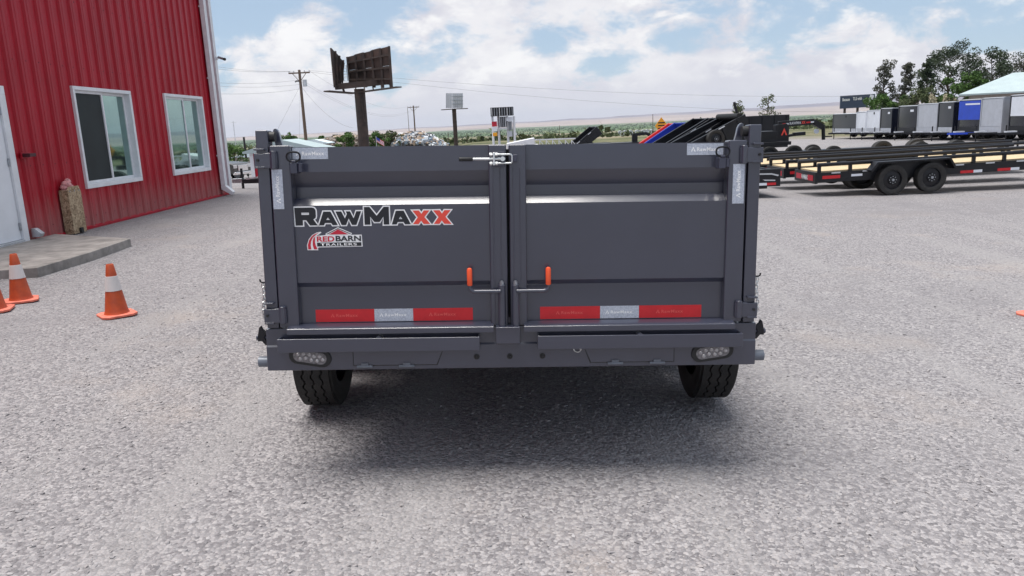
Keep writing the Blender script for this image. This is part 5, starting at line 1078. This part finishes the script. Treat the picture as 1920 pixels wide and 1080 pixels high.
# pickup truck and a trailer tongue past the building corner
def pickup():
    Y = 44; f = sight(461, 350, Y); o = placed('pickup_truck', 'dark pickup truck with chrome grille half hidden by the red building', 'truck', f.x-.05, Y, 0); o.rotation_euler = (0, 0, R(-12))
    bd = mat('truck_paint', (.035, .033, .032), .25, 0, .1, 3, coat=.5)
    prof = [(-5.6, .55), (-5.6, 1.05), (-3.3, 1.08), (-3.1, 1.75), (-1.75, 1.72), (-1.35, 1.15), (-.15, 1.05), (-.02, .95), (-.02, .5), (-.45, .45), (-.5, .65), (-.7, .82), (-1.05, .82), (-1.25, .65), (-1.3, .45), (-4.2, .45), (-4.25, .65), (-4.45, .82), (-4.8, .82), (-5.0, .65), (-5.05, .45), (-5.5, .45)]
    MB().prism(prof, -.95, .95, 'y').build('body', bd, o, .03)
    MB().prism([(-3.0, 1.15), (-2.95, 1.64), (-1.85, 1.62), (-1.5, 1.16)], -.957, .957, 'y').build('side_glass', M['navy'], o); MB().prism([(-1.72, 1.64), (-1.40, 1.2), (-1.36, 1.2), (-1.68, 1.66)], -.8, .8, 'y').build('windscreen', M['navy'], o)
    MB().box(-.03, .03, -.5, .5, .62, .95).build('grille', M['chrome'], o, .02); MB().box(-.1, .09, -.93, .93, .42, .58).build('bumper', M['chrome'], o, .03)
    for s in (-1, 1): MB().box(-.14, .005, s*.56, s*.92, .78, .96).build('headlight', M['hlens'], o, .02)
    for x in (-.87, -4.62):
        for s in (-1, 1): w_ = empty('wheel', (x, s*.82, .38), R(90), o); tyre_parts(w_, s, M['steel'], False, .38, .25)
pickup()
Y = 21.5; o = placed('trailer_tongue', 'black A-frame trailer tongue with jack between red building and dump trailer', 'trailer', sight(484, 345, Y).x, Y, 0)
Lc = lambda px, py, dy=0: sight(px, py, Y+dy)-o.location
a = Lc(455, 340); MB().bar(a, (1.3, -.5, a.z), .08, .12).bar(a+Vector((0, .1, 0)), (1.3, .9, a.z), .08, .12).build('drawbar', M['black'], o, .004); MB().cyl((a.x-.02, .05, 0), (a.x-.02, .05, a.z+.35), .035, 10).build('jack', M['black'], o); MB().box(a.x-.28, a.x, -.04, .12, a.z-.04, a.z+.08).build('coupler', M['steel'], o, .01)
MB().box(1.2, 4.2, -.6, 1.2, a.z-.05, a.z+.10).build('deck', M['black'], o, .004); MB().prism([(-.15, a.z+.10), (.35, a.z+.16), (1.2, a.z+.16), (1.2, a.z+.12), (.35, a.z+.12), (-.12, a.z+.07)], -.56, -.5, 'y').build('spoiler_bar', M['galv'], o)
for x in (2.4, 3.2): w_ = empty('wheel', (x, -.62, .34), R(90), o); tyre_parts(w_, -1, M['black'], False, .34, .2, True); w_ = empty('wheel', (x, 1.22, .34), R(90), o); tyre_parts(w_, 1, M['black'], False, .34, .2, True)

# ------------------------------------------------------------------ highway, desert scrub, air
def strip_road():
    v = []; f = []; n = 60
    for k in range(n+1):
        x = -260+620*k/n; y0 = 150+.10*x
        for dy in (-5, 5): v.append((x, y0+dy, G(x, y0+dy)+.12))
    f = [(2*k, 2*k+2, 2*k+3, 2*k+1) for k in range(n)]; o = MB().add(v, f).build('highway', mat('asphalt', (.16, .155, .16), .9, 0, .1, .2), None); tag(o, 'grey highway crossing below the yard', kind='structure')
    v = []
    for k in range(n+1):
        x = -260+620*k/n; y0 = 150+.10*x
        for dy in (-.15, .15): v.append((x, y0+dy, G(x, y0+dy)+.16))
    MB().add(v, f).build('road_line', M['sign_y'], o)
strip_road()
def scrub_field(name, label, n, r0, r1, a0, a1, h0, h1, m, leaves, seed):
    g = np.random.default_rng(seed); r = np.sqrt(g.uniform(r0**2, r1**2, n)); a = np.radians(g.uniform(a0, a1, n)); x = r*np.sin(a); y = r*np.cos(a); z = gz(x, y); h = g.uniform(h0, h1, n)
    ok = np.abs(y-150-.1*x) > 9; x, y, z, h = x[ok], y[ok], z[ok], h[ok]; n = len(x)
    c = np.repeat(np.stack([x, y, z], 1), leaves, 0); hh = np.repeat(h, leaves)[:, None]; d = g.normal(size=(n*leaves, 3))*np.array([.42, .42, .28])+np.array([0, 0, .5]); c = c+d*hh
    p = g.normal(size=(n*leaves, 3)); p /= np.linalg.norm(p, axis=1)[:, None]; q = np.cross(p, g.normal(size=p.shape)); q /= np.linalg.norm(q, axis=1)[:, None]; s_ = hh*.32*g.uniform(.6, 1.3, (n*leaves, 1))
    v = np.stack([c-p*s_, c+q*s_, c+p*s_, c-q*s_], 1).reshape(-1, 3); o = leaf_obj(name, v, np.arange(n*leaves*4).reshape(-1, 4), m, None); tag(o, label, kind='stuff')
scrub_field('desert_scrub', 'olive desert scrub dotting the slope below the yard', 2600, 118, 700, -32, 34, .7, 1.8, M['scrub'], 14, 71)
scrub_field('valley_trees', 'dark green orchards and trees far down in the valley', 5200, 1300, 4600, -30, 34, 2.5, 5, foliage('valley_green', (.045, .075, .035), (.095, .13, .06), .01), 7, 72)
for i, (px, py) in enumerate(((1172, 238), (1182, 237), (1195, 236), (1206, 236), (1213, 234), (1222, 235), (1163, 239))):
    t = sight(px, py, 420); zb = G(t.x, t.y); o = empty('far_house', (t.x, t.y, zb)); tag(o, 'tiny pale building far across the scrub', 'building', 'tiny pale buildings across the scrub')
    H = 2.2; MB().box(-1.1, 1.1, -1.5, 1.5, -.5, H).build('wall', M['whitep'], o); MB().prism([(-1.3, H+.001), (1.3, H+.001), (0, H+.5)], -1.7, 1.7, 'y').build('roof', M['galv'], o)
hb = MB().box(-13200, 13200, -13200, 13200, -60, 175).build('haze', None, None, smooth=False); hb.data.materials.clear()
hm = bpy.data.materials.new('air'); hm.use_nodes = True; n_ = hm.node_tree.nodes; n_.remove(n_['Principled BSDF']); pv = n_.new('ShaderNodeVolumePrincipled'); pv.inputs['Color'].default_value = (.80, .86, 1, 1); pv.inputs['Density'].default_value = 6e-5; pv.inputs['Anisotropy'].default_value = .2
hm.node_tree.links.new(pv.outputs[0], n_['Material Output'].inputs['Volume'])
hb.data.materials.append(hm); tag(hb, 'pale blue air thinning the far valley and mesas', kind='stuff')
